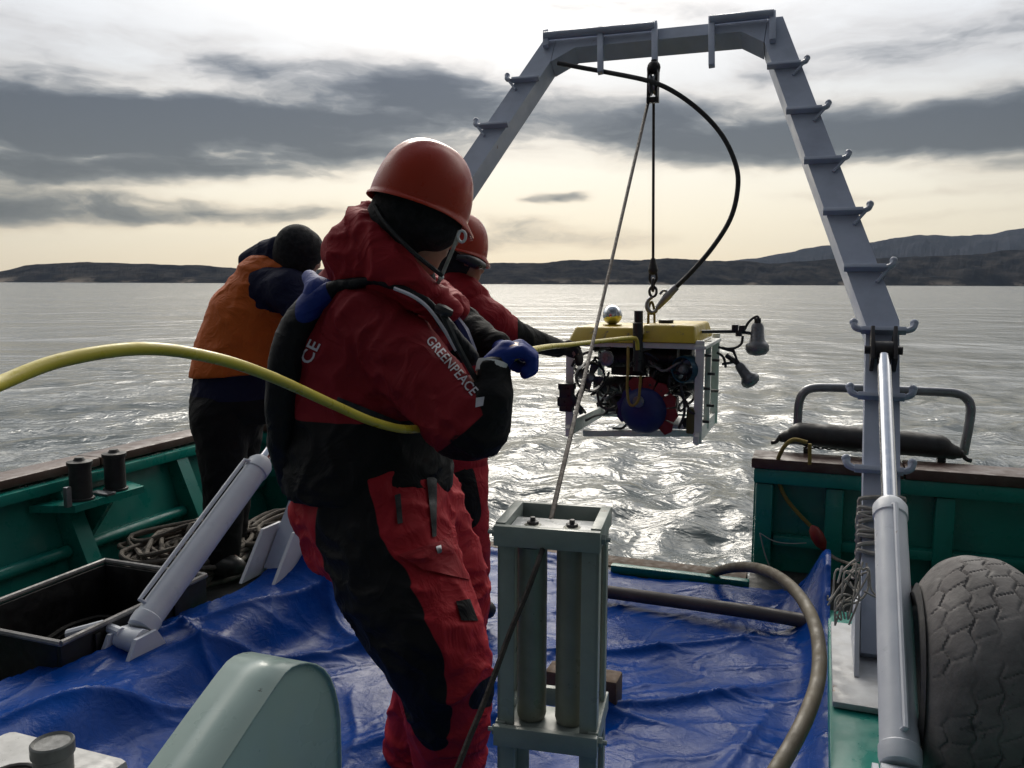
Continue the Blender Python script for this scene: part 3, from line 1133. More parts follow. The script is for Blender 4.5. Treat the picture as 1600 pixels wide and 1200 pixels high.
def at_v(x, y, v):
    """point in the athwartship plane v that the photo shows at (x, y)"""
    return onplane(x, y, BV * v, BV)


HOOKP = bpt(1018, 96)
HV = HOOKP.dot(BV)
blk = thing('pulley_block', 'black pulley block hanging from the middle of the crossbeam', 'pulley block', tuple(HOOKP))
q = MB()
q.tube([at_v(1018, 92, HV), at_v(1018, 112, HV)], 0.018, 10)
q.ball(at_v(1018, 104, HV), 0.04, 8)
q.build('shackle', 'dark', blk)
c = at_v(1017, 131, HV)
q = MB()
for e in (-1, 1):
    q.box(c + BU * e * 0.026 + BV * 0.0, BU, BV, BZ, 0.006, 0.035, 0.085, 0.005)
q.box(c + BZ * 0.088, BU, BV, BZ, 0.036, 0.02, 0.014, 0.004)
q.box(c - BZ * 0.088, BU, BV, BZ, 0.036, 0.02, 0.016, 0.004)
q.build('cheeks', 'dark', blk, True, 30)
q = MB()
q.lathe(c - BU * 0.018, BU, [(0, 0.02), (0, 0.062), (0.008, 0.062), (0.018, 0.048), (0.028, 0.062), (0.036, 0.062), (0.036, 0.02)], 24)
q.build('sheave', 'steel', blk)

RV = HV                                                # the robot hangs straight below
q = MB()
q.tube([at_v(1018, 160, HV), at_v(1019, 405, HV)], 0.0085, 8)
tag(q.build('lifting_wire', 'wire'), 'straight vertical wire between the pulley block and the hook', 'wire')

hk = thing('lifting_hook', 'black chain hook at the end of the vertical wire, above the yellow robot', 'hook', tuple(at_v(1020, 480, HV)))
q = MB()
q.tube([at_v(1019, 402, HV), at_v(1019, 416, HV)], [0.014, 0.03], 10)
q.ball(at_v(1019, 420, HV), 0.032, 8)
q.build('swivel', 'dark', hk)
for i, (y0, y1) in enumerate(((421, 441), (434, 453), (446, 462))):
    q = MB()
    a, b_ = at_v(1019, y0, HV), at_v(1019.5, y1, HV)
    ax = BU if i % 2 == 0 else BV
    m_ = (a + b_) / 2
    hh = (a - b_).length / 2
    q.tube([m_ + ax * 0.022 * math.cos(t) + BZ * hh * math.sin(t) for t in np.linspace(0, 2 * PI, 17)], 0.0085, 7, caps=False)
    q.build('chain_link', 'dark', hk)
q = MB()
q.tube([at_v(x, y, HV) for x, y in ((1019, 462), (1012, 468), (1010, 478), (1016, 487), (1024, 484), (1027, 474))], [0.009, 0.012, 0.014, 0.014, 0.012, 0.005], 10, 5)
q.build('hook', 'steel', hk)

q = MB()
q.tube([at_v(x, y, HV + dv) for x, y, dv in ((868, 98, .06), (905, 105, .05), (940, 111, .04), (1010, 125, -.05), (1052, 143, -.06), (1095, 175, -.03), (1128, 213, 0), (1148, 258, 0), (1150, 296, 0), (1139, 340, 0), (1112, 384, 0), (1080, 422, 0), (1050, 452, 0), (1028, 476, 0))], 0.0145, 10, 6)
tag(q.build('lifting_rope', 'rubber'), 'thick dark rope bowing out in a wide arc from the crossbeam to the robot', 'rope')
q = MB()
q.tube([at_v(x, y, HV) for x, y in ((1056, 446), (1041, 462), (1026, 480))], [0.022, 0.026, 0.016], 10, 3)
q.tube([at_v(x, y, HV) for x, y in ((1030, 458), (1036, 452), (1043, 456), (1040, 466))], 0.008, 7, 4)
tag(q.build('rope_splice', 'steel'), 'grey taped splice where the arching rope meets the hook', 'splice')

# ------------------------------------------------------------------ roller stand
SY = math.radians(13)
SU = Vector((math.cos(SY), -math.sin(SY), 0))
SV = Vector((math.sin(SY), math.cos(SY), 0))
s0 = at(856, 822, 1.76)
s0 = Vector((s0.x, s0.y, 0))
STOP = 1.048


def st(a, b_, z):
    return s0 + SU * a + SV * b_ + BZ * z


stn = thing('roller_stand', 'pale green-grey roller stand with two upright rollers in front of the man in red', 'roller stand', tuple(s0))
HA, HB = 0.110, 0.20
for a in (-1, 1):
    for b_ in (0, 1):
        q = MB()
        x0 = a * (HA - 0.0195)
        y0 = b_ * HB + (0.018 if b_ == 0 else -0.018)
        q.box(st(x0, y0, 0.505), SU, SV, BZ, 0.0185, 0.004, 0.5, 0.0015)
        q.box(st(a * (HA - 0.005), y0 + (0.014 if b_ == 0 else -0.014), 0.505), SU, SV, BZ, 0.004, 0.018, 0.5, 0.0015)
        q.build('post', 'stand', stn)
for z, h in ((STOP - 0.026, 0.022), (0.575, 0.022), (0.10, 0.02)):
    q = MB()
    q.box(st(0, 0.0, z), SU, SV, BZ, HA + 0.003, 0.008, h, 0.002)
    q.build('crossbar', 'stand', stn)
    q = MB()
    q.box(st(0, HB, z), SU, SV, BZ, HA + 0.003, 0.008, h, 0.002)
    q.build('crossbar', 'stand', stn)
    for a in (-1, 1):
        q = MB()
        q.box(st(a * (HA - 0.008), HB / 2, z + 0.003), SU, SV, BZ, 0.011, HB / 2 - 0.01, h, 0.002)
        q.build('crossbar', 'stand', stn)
q = MB()
q.box(st(0, 0.066, STOP - 0.022), SU, SV, BZ, HA - 0.021, 0.056, 0.004, 0.001)
q.build('top_plate', 'standplate', stn)
q = MB()
q.box(st(0, 0.066, 0.585), SU, SV, BZ, HA - 0.021, 0.056, 0.004, 0.001)
q.build('bottom_plate', 'stand', stn)
for a in (-0.043, 0.043):
    q = MB()
    q.lathe(st(a, 0.066, 0.592), BZ, [(0, 0.012), (0.0, 0.03), (0.012, 0.033), (0.02, 0.0325), (0.395, 0.0325), (0.40, 0.034), (0.43, 0.034), (0.432, 0.028), (0.44, 0.016)], 26)
    q.build('roller', 'roller', stn)
    q = MB()
    q.lathe(st(a, 0.066, STOP - 0.017), BZ, [(0, 0.013), (0.007, 0.013), (0.008, 0.006), (0.016, 0.006)], 6)
    q.build('bolt', 'dark', stn, False)
q = MB()
q.lathe(st(-0.043, 0.066, 0.985), BZ, [(0, 0.0335), (0.003, 0.036), (0.028, 0.036), (0.03, 0.0335)], 26)
q.build('rubber_collar', 'rubber', stn)
for a in (-1, 1):
    for z in (STOP - 0.026, 0.575):
        q = MB()
        q.lathe(st(a * (HA + 0.003), 0.02, z), SU * a, [(0, 0.011), (0.008, 0.011), (0.009, 0.005), (0.018, 0.005)], 6)
        q.build('bolt', 'stand', stn, False)

q = MB()
rope_pts = [at_v(1009, 160, HV), at(938, 480, 3.55), at(868, 786, 1.95)] + [at(857, 835, 1.83), at(845, 872, 1.735), at(826, 925, 1.70), at(800, 988, 1.67), at(764, 1088, 1.62), at(735, 1160, 1.58), at(705, 1240, 1.54), at(676, 1320, 1.5)]
q.tube(rope_pts[:3], [0.010, 0.0075, 0.006], 8)
q.tube(rope_pts[2:], 0.006, 8, 6)
tag(q.build('winch_cable', 'wire'), 'brown steel cable running down from the pulley block through the roller stand', 'cable')

# ------------------------------------------------------------------ underwater robot
RY = math.radians(20)
RU = Vector((math.cos(RY), -math.sin(RY), 0))
RA = Vector((math.sin(RY), math.cos(RY), 0))
r0p = at(1000, 687, 5.0)
RZ = r0p.z


def rv(a, b_, z):
    """robot axes: a to the right along its near face, b away from us, z above its lower rails"""
    return r0p + RU * a + RA * b_ + BZ * z


rnear = r0p.dot(RA)


def rpx(x, y, b_=0.0):
    """point of the robot's plane b that the photo shows at (x, y)"""
    return onplane(x, y, RA * (rnear + b_), RA)


rov = thing('underwater_robot', 'yellow and white underwater robot hanging from the gantry over the water', 'underwater robot', tuple(rv(0, 0.4, 0)))
DB = 0.80


def plate(name, poly, ext, mat, auto=30):
    q_ = MB()
    q_.prism(poly, ext)
    return q_.build(name, mat, rov, True, auto)


def bar(name, a, b_, w_, t_, mat='rovwhite', upv=None):
    q_ = MB()
    d = (b_ - a)
    ax = d.normalized()
    side_ = ax.cross(RA).normalized() if abs(ax.dot(RA)) < 0.9 else ax.cross(BZ).normalized()
    q_.box((a + b_) / 2, side_, ax.cross(side_), ax, w_ / 2, t_ / 2, d.length / 2, 0.006)
    return q_.build(name, mat, rov)


# near frame, then the far one, and skids
nl, nr_ = rpx(889, 545), rpx(1093, 530)
a_l, a_r = (nl - r0p).dot(RU), (nr_ - r0p).dot(RU)
for b_ in (0.02, DB):
    bar('post', rv(a_l, b_, 0.03), rv(a_l, b_, 0.55), 0.048, 0.02)
    bar('post', rv(a_r, b_, 0.0), rv(a_r, b_, 0.60), 0.05, 0.02)
bar('post', rv(a_r + 0.002, DB * 0.5, 0.03), rv(a_r + 0.002, DB * 0.5, 0.58), 0.035, 0.03)
for a in (a_l, a_r):
    poly = [rv(a - 0.012, -0.02, 0.0), rv(a - 0.012, DB + 0.02, 0.0), rv(a - 0.012, DB + 0.02, 0.07), rv(a - 0.012, 0.05, 0.09), rv(a - 0.012, -0.02, 0.05)]
    plate('skid', poly, RU * 0.024, 'rovwhite')
    bar('side_rail', rv(a, 0.0, 0.56), rv(a, DB, 0.56), 0.07, 0.022)
bar('crossbar', rv(a_l + 0.02, DB - 0.03, 0.035), rv(a_r - 0.02, DB - 0.03, 0.035), 0.05, 0.03)
bar('crossbar', rpx(912, 676, 0.28), rpx(1092, 675, 0.28), 0.04, 0.03)
bar('crossbar', rv(a_l, 0.03, 0.565), rv(a_r, 0.03, 0.565), 0.035, 0.02)
for k in range(7):                                     # pins through the holes of the right side frame
    q = MB()
    c = rv(a_r + 0.01, 0.10 + (k % 3) * 0.22, 0.12 + 0.065 * k)
    q.tube([c, c + RU * 0.045], 0.009, 8)
    q.build('pin', 'rovdark', rov)


def float_block(x0, x1, yt, yb, mat='yellow'):
    pa, pb = rpx(x0, yb, -0.02), rpx(x1, yb, -0.02)
    a0, a1 = (pa - r0p).dot(RU), (pb - r0p).dot(RU)
    z0 = (rpx((x0 + x1) / 2, yb, -0.02) - r0p).z
    z1 = (rpx((x0 + x1) / 2, yt, -0.02) - r0p).z
    sec = []
    bm = bmesh.new()
    bmesh.ops.create_cube(bm, size=1.0)
    for v in bm.verts:
        v.co = Vector((v.co.x * (a1 - a0), v.co.y * (DB - 0.02), v.co.z * (z1 - z0)))
        if v.co.z > 0:
            v.co.y *= 0.80
            v.co.x += 0.03 if v.co.x < 0 and x0 < 900 else (-0.02 if v.co.x > 0 and x0 > 900 else 0)
    bmesh.ops.bevel(bm, geom=bm.edges[:], offset=0.016, segments=3, affect='EDGES', profile=0.5)
    bm.verts.index_update()
    cc = rv((a0 + a1) / 2, DB / 2 - 0.01, (z0 + z1) / 2)
    V = [cc + RU * v.co.x + RA * v.co.y + BZ * v.co.z for v in bm.verts]
    F = [[v.index for v in f.verts] for f in bm.faces]
    bm.free()
    q_ = MB()
    q_.add(V, F)
    return q_.build('float', mat, rov)


float_block(884, 994, 511, 535)
float_block(999, 1087, 507, 535)
pp = rpx(996, 540, -0.01)
q = MB()
q.tube([rpx(997, 484, 0.1), rpx(997, 503, 0.1)], 0.026, 14)
q.build('connector', 'rovdark', rov)
q = MB()
q.tube([rpx(996, 503, 0.02), rpx(997, 578, 0.02)], 0.03, 14)
q.build('mast', 'rovdark', rov)
# lifting bail of thin rod
q = MB()
q.tube([rpx(1012, 505, 0.3), rpx(1013, 480, 0.33), rpx(1017, 470, 0.34), rpx(1021, 481, 0.34), rpx(1022, 505, 0.3)], 0.008, 8, 4)
q.build('lifting_bail', 'yellowrope', rov)
# camera dome on top
q = MB()
q.ball(rpx(956, 491, 0.3), 0.062, 12)
q.build('camera_dome', 'glassdome', rov)
q = MB()
q.lathe(rpx(956, 508, 0.3) - BZ * 0.02, BZ, [(0, 0.05), (0, 0.06), (0.03, 0.06), (0.03, 0.05)], 20)
q.build('dome_base', 'yellow', rov)
q = MB()
q.lathe(rpx(1040, 503, 0.3), BZ, [(0, 0.03), (0, 0.045), (0.02, 0.045), (0.024, 0.02)], 18)
q.build('hatch', 'rovdark', rov)
# electronics cylinders, thrusters
for (x0, x1, y, r_, b_, mt) in ((948, 1060, 556, 0.072, 0.26, 'rovdark'), (930, 1050, 600, 0.06, 0.38, 'rovdark'), (1020, 1088, 590, 0.085, 0.32, 'rovdark'), (960, 1060, 628, 0.05, 0.45, 'rovdark')):
    a, c = rpx(x0, y, b_), rpx(x1, y, b_)
    q = MB()
    L = (c - a).length
    q.lathe(a, c - a, [(0, 0.02), (0, r_ * 0.9), (0.012, r_), (0.05, r_), (0.052, r_ * 0.93), (L - 0.05, r_ * 0.93), (L - 0.048, r_), (L - 0.012, r_), (L, r_ * 0.9), (L, 0.02)], 22)
    q.build('pressure_housing', mt, rov)


for (x0, x1, y0, y1, b_) in ((958, 1012, 541, 583, 0.42), (1016, 1084, 541, 612, 0.46), (948, 990, 590, 640, 0.5)):
    pa, pb = rpx(x0, y1, b_), rpx(x1, y0, b_)
    q = MB()
    q.box((pa + pb) / 2, RU, RA, BZ, abs((pb - pa).dot(RU)) / 2, 0.07, abs(pb.z - pa.z) / 2, 0.012)
    q.build('equipment_box', 'rovdark', rov)


def thruster(x, y, b_, r_, axis, mt='rovdark'):
    c_ = rpx(x, y, b_)
    ax = axis.normalized()
    q_ = MB()
    q_.lathe(c_, ax, [(-0.045, r_ * 0.86), (-0.05, r_ * 0.93), (-0.03, r_), (0.03, r_ * 0.97), (0.05, r_ * 0.9), (0.045, r_ * 0.84), (0, r_ * 0.88)], 28, True)
    o = q_.build('thruster', mt, rov)
    e1 = ax.orthogonal().normalized()
    e2 = ax.cross(e1)
    q_ = MB()
    q_.lathe(c_, ax, [(-0.07, 0.008), (-0.05, 0.026), (0.04, 0.03), (0.06, 0.015)], 16)
    q_.build('hub', 'lampgrey', o)
    for k in range(4):
        t = 2 * PI * k / 4 + 0.4
        rd = e1 * math.cos(t) + e2 * math.sin(t)
        tg = ax.cross(rd)
        q_ = MB()
        V = []
        for rr in (0.024, r_ * 0.5, r_ * 0.82):
            wv = (0.018 + 0.3 * rr * 0.9) * (1 if rr < r_ * 0.7 else 0.8)
            pit_ = 0.9 - 0.5 * rr / r_
            dv = (tg * math.cos(pit_) + ax * math.sin(pit_)) * wv
            V += [c_ + rd * rr - dv + ax * 0.003, c_ + rd * rr + dv + ax * 0.003, c_ + rd * rr - dv - ax * 0.003, c_ + rd * rr + dv - ax * 0.003]
        F = []
        for i in (0, 1):
            k0, k1 = 4 * i, 4 * i + 4
            F += [[k0, k0 + 1, k1 + 1, k1], [k0 + 2, k1 + 2, k1 + 3, k0 + 3], [k0, k1, k1 + 2, k0 + 2], [k0 + 1, k0 + 3, k1 + 3, k1 + 1]]
        F += [[0, 2, 3, 1], [8, 9, 11, 10]]
        q_.add(V, F)
        q_.build('blade', 'lampgrey', o)
    for k in range(3):
        t = 2 * PI * k / 3
        rd = e1 * math.cos(t) + e2 * math.sin(t)
        q_ = MB()
        q_.tube([c_ - ax * 0.04 + rd * 0.02, c_ - ax * 0.035 + rd * r_ * 0.9], 0.006, 6)
        q_.build('strut', mt, o)
    return o


thruster(922, 588, 0.06, 0.094, RA * -0.9 + RU * 0.35)
thruster(1073, 575, 0.05, 0.083, RA * -0.8 - RU * 0.4, 'teal')
q = MB()
q.lathe(rpx(947, 559, 0.03), RA * -1, [(-0.03, 0.03), (-0.03, 0.045), (0.0, 0.046), (0.004, 0.04), (0.004, 0.015), (0.012, 0.014), (0.012, 0.006)], 24)
q.build('sonar_disc', 'lampgrey', rov)
# clamp at the left post
q = MB()
for (y, h, wd) in ((603, 0.02, 0.048), (612, 0.035, 0.04), (626, 0.03, 0.052), (637, 0.018, 0.04)):
    q.box(rpx(886, y, -0.03), RU, RA, BZ, wd, 0.035, h, 0.006)
q.tube([rpx(893, 618, -0.05), rpx(903, 632, -0.05), rpx(909, 646, -0.04)], [0.02, 0.018, 0.012], 8)
q.build('clamp', 'rovdark', rov, True, 30)
# round collector: blue dish with red vanes behind
cb_ = rpx(1003, 642, -0.04)
q = MB()
R_ = 0.143
q.lathe(cb_ + RA * 0.09, RA * -1, [(0, 0.05), (0.0, R_), (0.02, R_ * 0.99), (0.05, R_ * 0.93), (0.075, R_ * 0.78), (0.09, R_ * 0.55), (0.098, R_ * 0.3), (0.10, 0.01)], 40)
q.build('dish', 'rovblue', rov)
for k in range(9):
    t = math.radians(-35 + 32 * k * 0.9)
    rd = RU * math.cos(t) + BZ * math.sin(t)
    tg = RU * -math.sin(t) + BZ * math.cos(t)
    c0 = cb_ + RA * 0.05
    q = MB()
    ro = 0.205 if k < 6 else 0.165
    poly = [c0 + rd * 0.07 - tg * 0.02, c0 + rd * (ro - 0.02) - tg * 0.04, c0 + rd * ro, c0 + rd * (ro - 0.02) + tg * 0.04, c0 + rd * 0.07 + tg * 0.02]
    q.prism(poly, RA * 0.025)
    q.build('vane', 'rovred' if k in (1, 2, 3, 4, 0, 5) else 'rovblue', rov, False)
q = MB()
q.lathe(rpx(998, 626, -0.055), RA * -1, [(-0.02, 0.02), (0, 0.034), (0.015, 0.034), (0.02, 0.02)], 16)
q.build('dish_boss', 'lampgrey', rov)
q = MB()
q.tube([rpx(x, y, -0.10) for x, y in ((981, 540), (981, 575), (980, 605), (983, 628), (991, 632), (998, 622), (1000, 600), (1001, 586))], 0.008, 8, 5)
q.build('yellow_line', 'yellowrope', rov)
# lower tray and small housings
q = MB()
q.box(rv(a_r - 0.13, 0.3, 0.075), RU, RA, BZ, 0.11, 0.18, 0.012, 0.004)
q.build('tray', 'rovwhite', rov)
q = MB()
q.box(rpx(1082, 655, 0.05), RU, RA, BZ, 0.03, 0.04, 0.075, 0.012)
q.build('float_foam', paint('olive_foam', (0.12, 0.11, 0.03), (0.07, 0.065, 0.025), 0.7), rov)
q = MB()
q.tube([rpx(1068, 660, 0.1), rpx(1092, 652, 0.1)], 0.03, 12)
q.build('manipulator', 'rovdark', rov)
# cable looms
rg = random.Random(5)
for k in range(38):
    x, y = rg.uniform(905, 1075), rg.uniform(545, 640)
    pts = [rpx(x, y, rg.uniform(0.0, 0.3))]
    for i in range(4):
        x += rg.uniform(-22, 26)
        y += rg.uniform(-20, 24)
        pts.append(rpx(min(max(x, 898), 1085), min(max(y, 542), 668), rg.uniform(0.0, 0.35)))
    q = MB()
    q.tube(pts, 0.008, 6, 5)
    q.build('loom_cable', rg.choice(['rovdark', 'rovdark', 'rubber', 'rubber', 'lampgrey']), rov)
for pts in (((893, 572), (900, 560), (912, 552), (925, 548)), ((933, 612), (938, 632), (950, 638), (962, 634)), ((1060, 612), (1072, 625), (1078, 640), (1086, 645)), ((1064, 600), (1070, 640), (1061, 668))):
    q = MB()
    q.tube([rpx(x, y, 0.0) for x, y in pts], 0.008, 6, 5)
    q.build('loom_cable', 'rubber', rov)
# lamps on arms at the right
q = MB()
q.tube([rpx(1095, 516, 0.3), rpx(1150, 515, 0.35), rpx(1176, 518, 0.35)], 0.011, 8)
for (x, y) in ((1148, 509), (1154, 518), (1159, 510)):
    q.box(rpx(x, y, 0.35), RU, RA, BZ, 0.018, 0.025, 0.018, 0.004)
q.build('lamp_arm', 'rovdark', rov, True, 30)
q = MB()
q.tube([rpx(1128, 541, 0.35), rpx(1146, 546, 0.35), rpx(1152, 562, 0.35), rpx(1128, 566, 0.35)], 0.011, 8)
q.tube([rpx(1134, 552, 0.35), rpx(1152, 565, 0.35)], 0.016, 8)
q.build('lamp_arm', 'rovdark', rov, True, 30)


def lamp(base_px, axis_, sz):
    c_ = rpx(*base_px, 0.35)
    q_ = MB()
    q_.lathe(c_, axis_, [(0, 0.02), (0, 0.028 * sz), (0.02, 0.036 * sz), (0.10 * sz, 0.043 * sz), (0.115 * sz, 0.055 * sz), (0.13 * sz, 0.068 * sz), (0.16 * sz, 0.07 * sz), (0.185 * sz, 0.052 * sz), (0.195 * sz, 0.015)], 22)
    o = q_.build('lamp', 'lampgrey', rov)
    q_ = MB()
    q_.tube([c_ - axis_ * 0.03, c_ + axis_ * 0.004], 0.02 * sz, 12)
    q_.build('cable_gland', 'rovdark', o)


lamp((1183, 502), (BZ * -1 + RU * 0.02).normalized(), 1.0)
lamp((1153, 566), (BZ * -0.8 + RU * 0.62).normalized(), 0.82)
for pts in (((1163, 512), (1168, 502), (1176, 494), (1183, 492), (1186, 500)), ((1160, 522), (1158, 534), (1148, 541), (1134, 542), (1122, 540)), ((1120, 548), (1130, 556), (1134, 572))):
    q = MB()
    q.tube([rpx(x, y, 0.35) for x, y in pts], 0.008, 7, 5)
    q.build('lamp_cable', 'rubber', rov)

# ------------------------------------------------------------------ yellow tether
q = MB()
tp = [at(-140, 700, 0.95), at(-60, 634, 1.02), at(0, 605, 1.10), at(100, 567, 1.20), at(225, 549, 1.32), at(330, 562, 1.45), at(420, 590, 1.60), at(520, 634, 1.82), at(585, 661, 1.98), at(640, 672, 2.10), at(690, 660, 2.26), at(745, 610, 2.36), at(775, 578, 2.24), at(797, 562, 2.16), at(812, 554, 2.20), at(830, 547, 2.45), at(860, 541, 3.2), at(890, 538, 4.1), at(940, 532, 4.55), rpx(985, 527, -0.08), rpx(994, 530, -0.03), rpx(996, 545, -0.02)]
q.tube(tp, [0.0105] * 10 + [0.0100] * 6 + [0.0105, 0.0115, 0.0125, 0.0125, 0.012, 0.012], 14, 8)
tag(q.build('tether_cable', 'tether'), 'thick yellow tether sweeping past the man in red to the robot', 'tether')

# ------------------------------------------------------------------ winch hood
hu = at(483, 1036, 1.5).dot(BU)


def onu(x, y):
    return onplane(x, y, BU * hu, BU)


prof = [onu(x, y) for x, y in ((350, 1200), (395, 1130), (434, 1071), (447, 1053), (458, 1043.5), (470, 1038.5), (483, 1036.5), (496, 1039), (508, 1046), (518, 1058), (526, 1078), (531, 1098), (535, 1125))]
hood = thing('winch_hood', 'pale sea-green curved metal winch hood at the bottom edge', 'machine guard', tuple(bt(hu, prof[6].dot(BV), 0)))
lo0 = Vector(prof[0]) + (Vector(prof[0]) - Vector(prof[1])) * 4
lo1 = Vector(prof[-1]) * 1
zb = 0.02
lo1 = Vector((prof[-1].x, prof[-1].y, zb))
k_ = (prof[0].z - zb) / (prof[0] - prof[1]).z
lo0 = prof[0] + (prof[0] - prof[1]).normalized() * 0.35
poly = [Vector((lo0.x, lo0.y, zb)), lo0] + prof + [lo1]
W_ = 0.118
q = MB()
n_ = len(poly)
ins = BU * -0.006
# sheet-metal band, its two side plates sit slightly inside the band
V, F = [], []
for p_ in poly:
    V += [p_ + BU * 0.002, p_ - BU * W_]
for i in range(n_ - 1):
    F.append([2 * i, 2 * i + 1, 2 * i + 3, 2 * i + 2])
q.add(V, F)
o = q.build('band', 'cover', hood, True, 60)
sol = o.modifiers.new('thickness', 'SOLIDIFY')
sol.thickness = 0.004
for off in (-0.004, -W_ + 0.004):
    q = MB()
    cen = sum(poly, Vector()) / n_
    q.prism([p_ + (cen - p_).normalized() * 0.003 + BU * off for p_ in poly], BU * -0.003)
    q.build('side_plate', 'cover', hood, False)
q = MB()
q.tube([onu(452, 1250) + BU * 0.002, onu(452, 1250) + BU * 0.05], 0.035, 16)
q.build('shaft_end', 'dark', hood)

# ------------------------------------------------------------------ white box with vent, bottom left
vb = thing('deck_box', 'white speckled deck box in the bottom left corner', 'box', tuple(Vector((*at(50, 1180, 1.75).xy, 0))))
c = at(40, 1200, 1.72)
ztop = at(88, 1203, 1.72).z
q = MB()
q.box(Vector((c.x, c.y - 0.03, ztop / 2)), BU, BV, BZ, 0.17, 0.13, ztop / 2, 0.02)
q.build('body', paint('speckled_white_paint', (0.55, 0.55, 0.54), (0.38, 0.38, 0.37), 0.5, scale=20, amount=0.9, fleck=(0.10, 0.10, 0.10), fscale=60, fcut=0.63), vb, True, 40)
vc = at(88, 1197, 1.70)
vc = Vector((vc.x, vc.y, ztop + 0.001))
q = MB()
q.lathe(vc, BZ, [(0, 0.037), (0.034, 0.037), (0.038, 0.041), (0.062, 0.041), (0.065, 0.038), (0.060, 0.033), (0.058, 0.0)], 26)
q.build('vent_cap', paint('grey_vent_plastic', (0.16, 0.165, 0.16), (0.09, 0.09, 0.09), 0.5, scale=30, bump=0.2), vb)
q = MB()
q.tube([vc + Vector((-0.05 + 0.0 * t, -0.03, 0.012)) + Vector((0.04 * math.cos(t) - 0.01, 0.03 * math.sin(t), 0)) for t in np.linspace(0, 2 * PI, 15)], 0.006, 8, caps=False)
q.build('ring_handle', 'dark', vb)

# ------------------------------------------------------------------ tarpaulin
def build_tarp():
    us = np.arange(-2.62, 0.088, 0.0115)
    vs = np.arange(0.2, 4.62, 0.0125)
    U, V_ = np.meshgrid(us, vs, indexing='ij')
    rg = np.random.RandomState(21)
    Z = np.full_like(U, 0.018)
    step_l = 1 / (1 + np.exp((U + 2.06) / 0.035))
    Z += 0.175 * step_l
    step_r = 1 / (1 + np.exp(-(U - 0.028) / 0.018))
    Z += 0.09 * step_r
    # lump where it is drawn up over the left gantry foot, and over the coaming
    Z += 0.22 * np.exp(-((U + 2.2) / 0.24) ** 2 - ((V_ - 3.6) / 0.36) ** 2)
    Z += 0.10 * np.exp(-((U + 1.95) / 0.3) ** 2 - ((V_ - 1.7) / 0.5) ** 2)
    Z += 0.03 * np.exp(-((V_ - 4.38) / 0.06) ** 2) * (U < -1.08)
    Z += 0.22 * np.exp(-((U - 0.06) / 0.10) ** 2 - ((V_ - 4.05) / 0.35) ** 2)
    def crease(u0, v0, u1, v1, a, wd, asym=0.5):
        du, dv = u1 - u0, v1 - v0
        L = math.hypot(du, dv)
        t = ((U - u0) * du + (V_ - v0) * dv) / L / L
        s = ((U - u0) * -dv + (V_ - v0) * du) / L + 0.02 * np.sin(t * 9 + u0 * 7)
        win = np.clip(t / 0.2, 0, 1) * np.clip((1 - t) / 0.25, 0, 1)
        win = win * win * (3 - 2 * win)
        s = np.where(s > 0, s / asym, s / (1 - asym))
        return a * 0.62 * win * np.exp(-np.abs(s / wd) ** 0.95)
    # long folds seen right of the stand and on the left side
    for c_ in ((-1.5, 2.2, 0.05, 3.35, 0.075, 0.07), (-1.25, 3.05, 0.02, 3.75, 0.05, 0.05), (-1.1, 1.6, 0.0, 2.5, 0.045, 0.05), (-1.4, 2.9, -0.3, 2.75, 0.03, 0.05),
               (-2.5, 1.2, -1.6, 2.9, 0.075, 0.08), (-2.3, 2.2, -1.5, 3.4, 0.065, 0.06), (-2.5, 1.9, -2.0, 3.5, 0.05, 0.05), (-2.1, 0.9, -1.4, 2.2, 0.06, 0.07), (-2.4, 3.4, -1.6, 2.9, 0.05, 0.06), (-2.45, 2.6, -1.9, 2.35, 0.055, 0.05), (-0.55, 1.6, -0.05, 3.2, 0.03, 0.04)):
        Z += crease(*c_)
    for i in range(330):
        u0, v0 = rg.uniform(-2.5, 0.05), rg.uniform(0.3, 4.5)
        th = rg.normal(0.55, 0.7)
        L = rg.uniform(0.25, 1.1)
        Z += crease(u0, v0, u0 + L * math.cos(th), v0 + L * math.sin(th), rg.uniform(0.003, 0.016), rg.uniform(0.008, 0.022), rg.uniform(0.15, 0.85))
    for i in range(26):
        k = rg.uniform(5, 26)
        th = rg.uniform(0, PI)
        Z += 0.007 / k * 2.2 * np.sin(k * (U * math.cos(th) + V_ * math.sin(th)) + rg.rand() * 6 + np.sin(U * 5 + V_ * 3 + i))
    Z = np.maximum(Z, np.where(U > 0.06, 0.165, np.where(U < -2.15, 0.195, 0.006)) * np.where((U > 0.06) | (U < -2.15), 0.0, 1) + 0.004)
    Z = np.where(U < -2.15, np.maximum(Z, 0.194), Z)
    Z = np.where(V_ > 4.555, np.minimum(Z, 0.04), Z)
    P = np.stack([U[..., None] * np.array(BU) + V_[..., None] * np.array(BV) + Z[..., None] * np.array(BZ)], 0)[0]
    nu, nv = U.shape
    # ragged left edge, pulled forward at the near end
    edge = -2.43 + 0.05 * np.sin(vs * 2.3) + 0.02 * np.sin(vs * 9) - 0.17 * np.clip((2.45 - vs) / 0.8, 0, 1)
    vend = 4.43 - 0.135 * np.clip((U + 1.10) / 0.12, 0, 1) + 0.008 * np.sin(U * 17)
    keep = (U > edge[None, :]) & (V_ < vend)
    i, j = np.meshgrid(np.arange(nu - 1), np.arange(nv - 1), indexing='ij')
    F = np.stack([i * nv + j, (i + 1) * nv + j, (i + 1) * nv + j + 1, i * nv + j + 1], -1).reshape(-1, 4)
    kf = keep.reshape(-1)[F].all(1)
    F = F[kf]
    used = np.unique(F)
    mp = -np.ones(nu * nv, int)
    mp[used] = np.arange(len(used))
    m_, n, b_ = new_mat('blue_tarpaulin')
    co = n.node('ShaderNodeTexCoord').outputs['Object']
    f = n.rng(n.noise(co, 2.6, 6, 0.65), 0.35, 0.7)
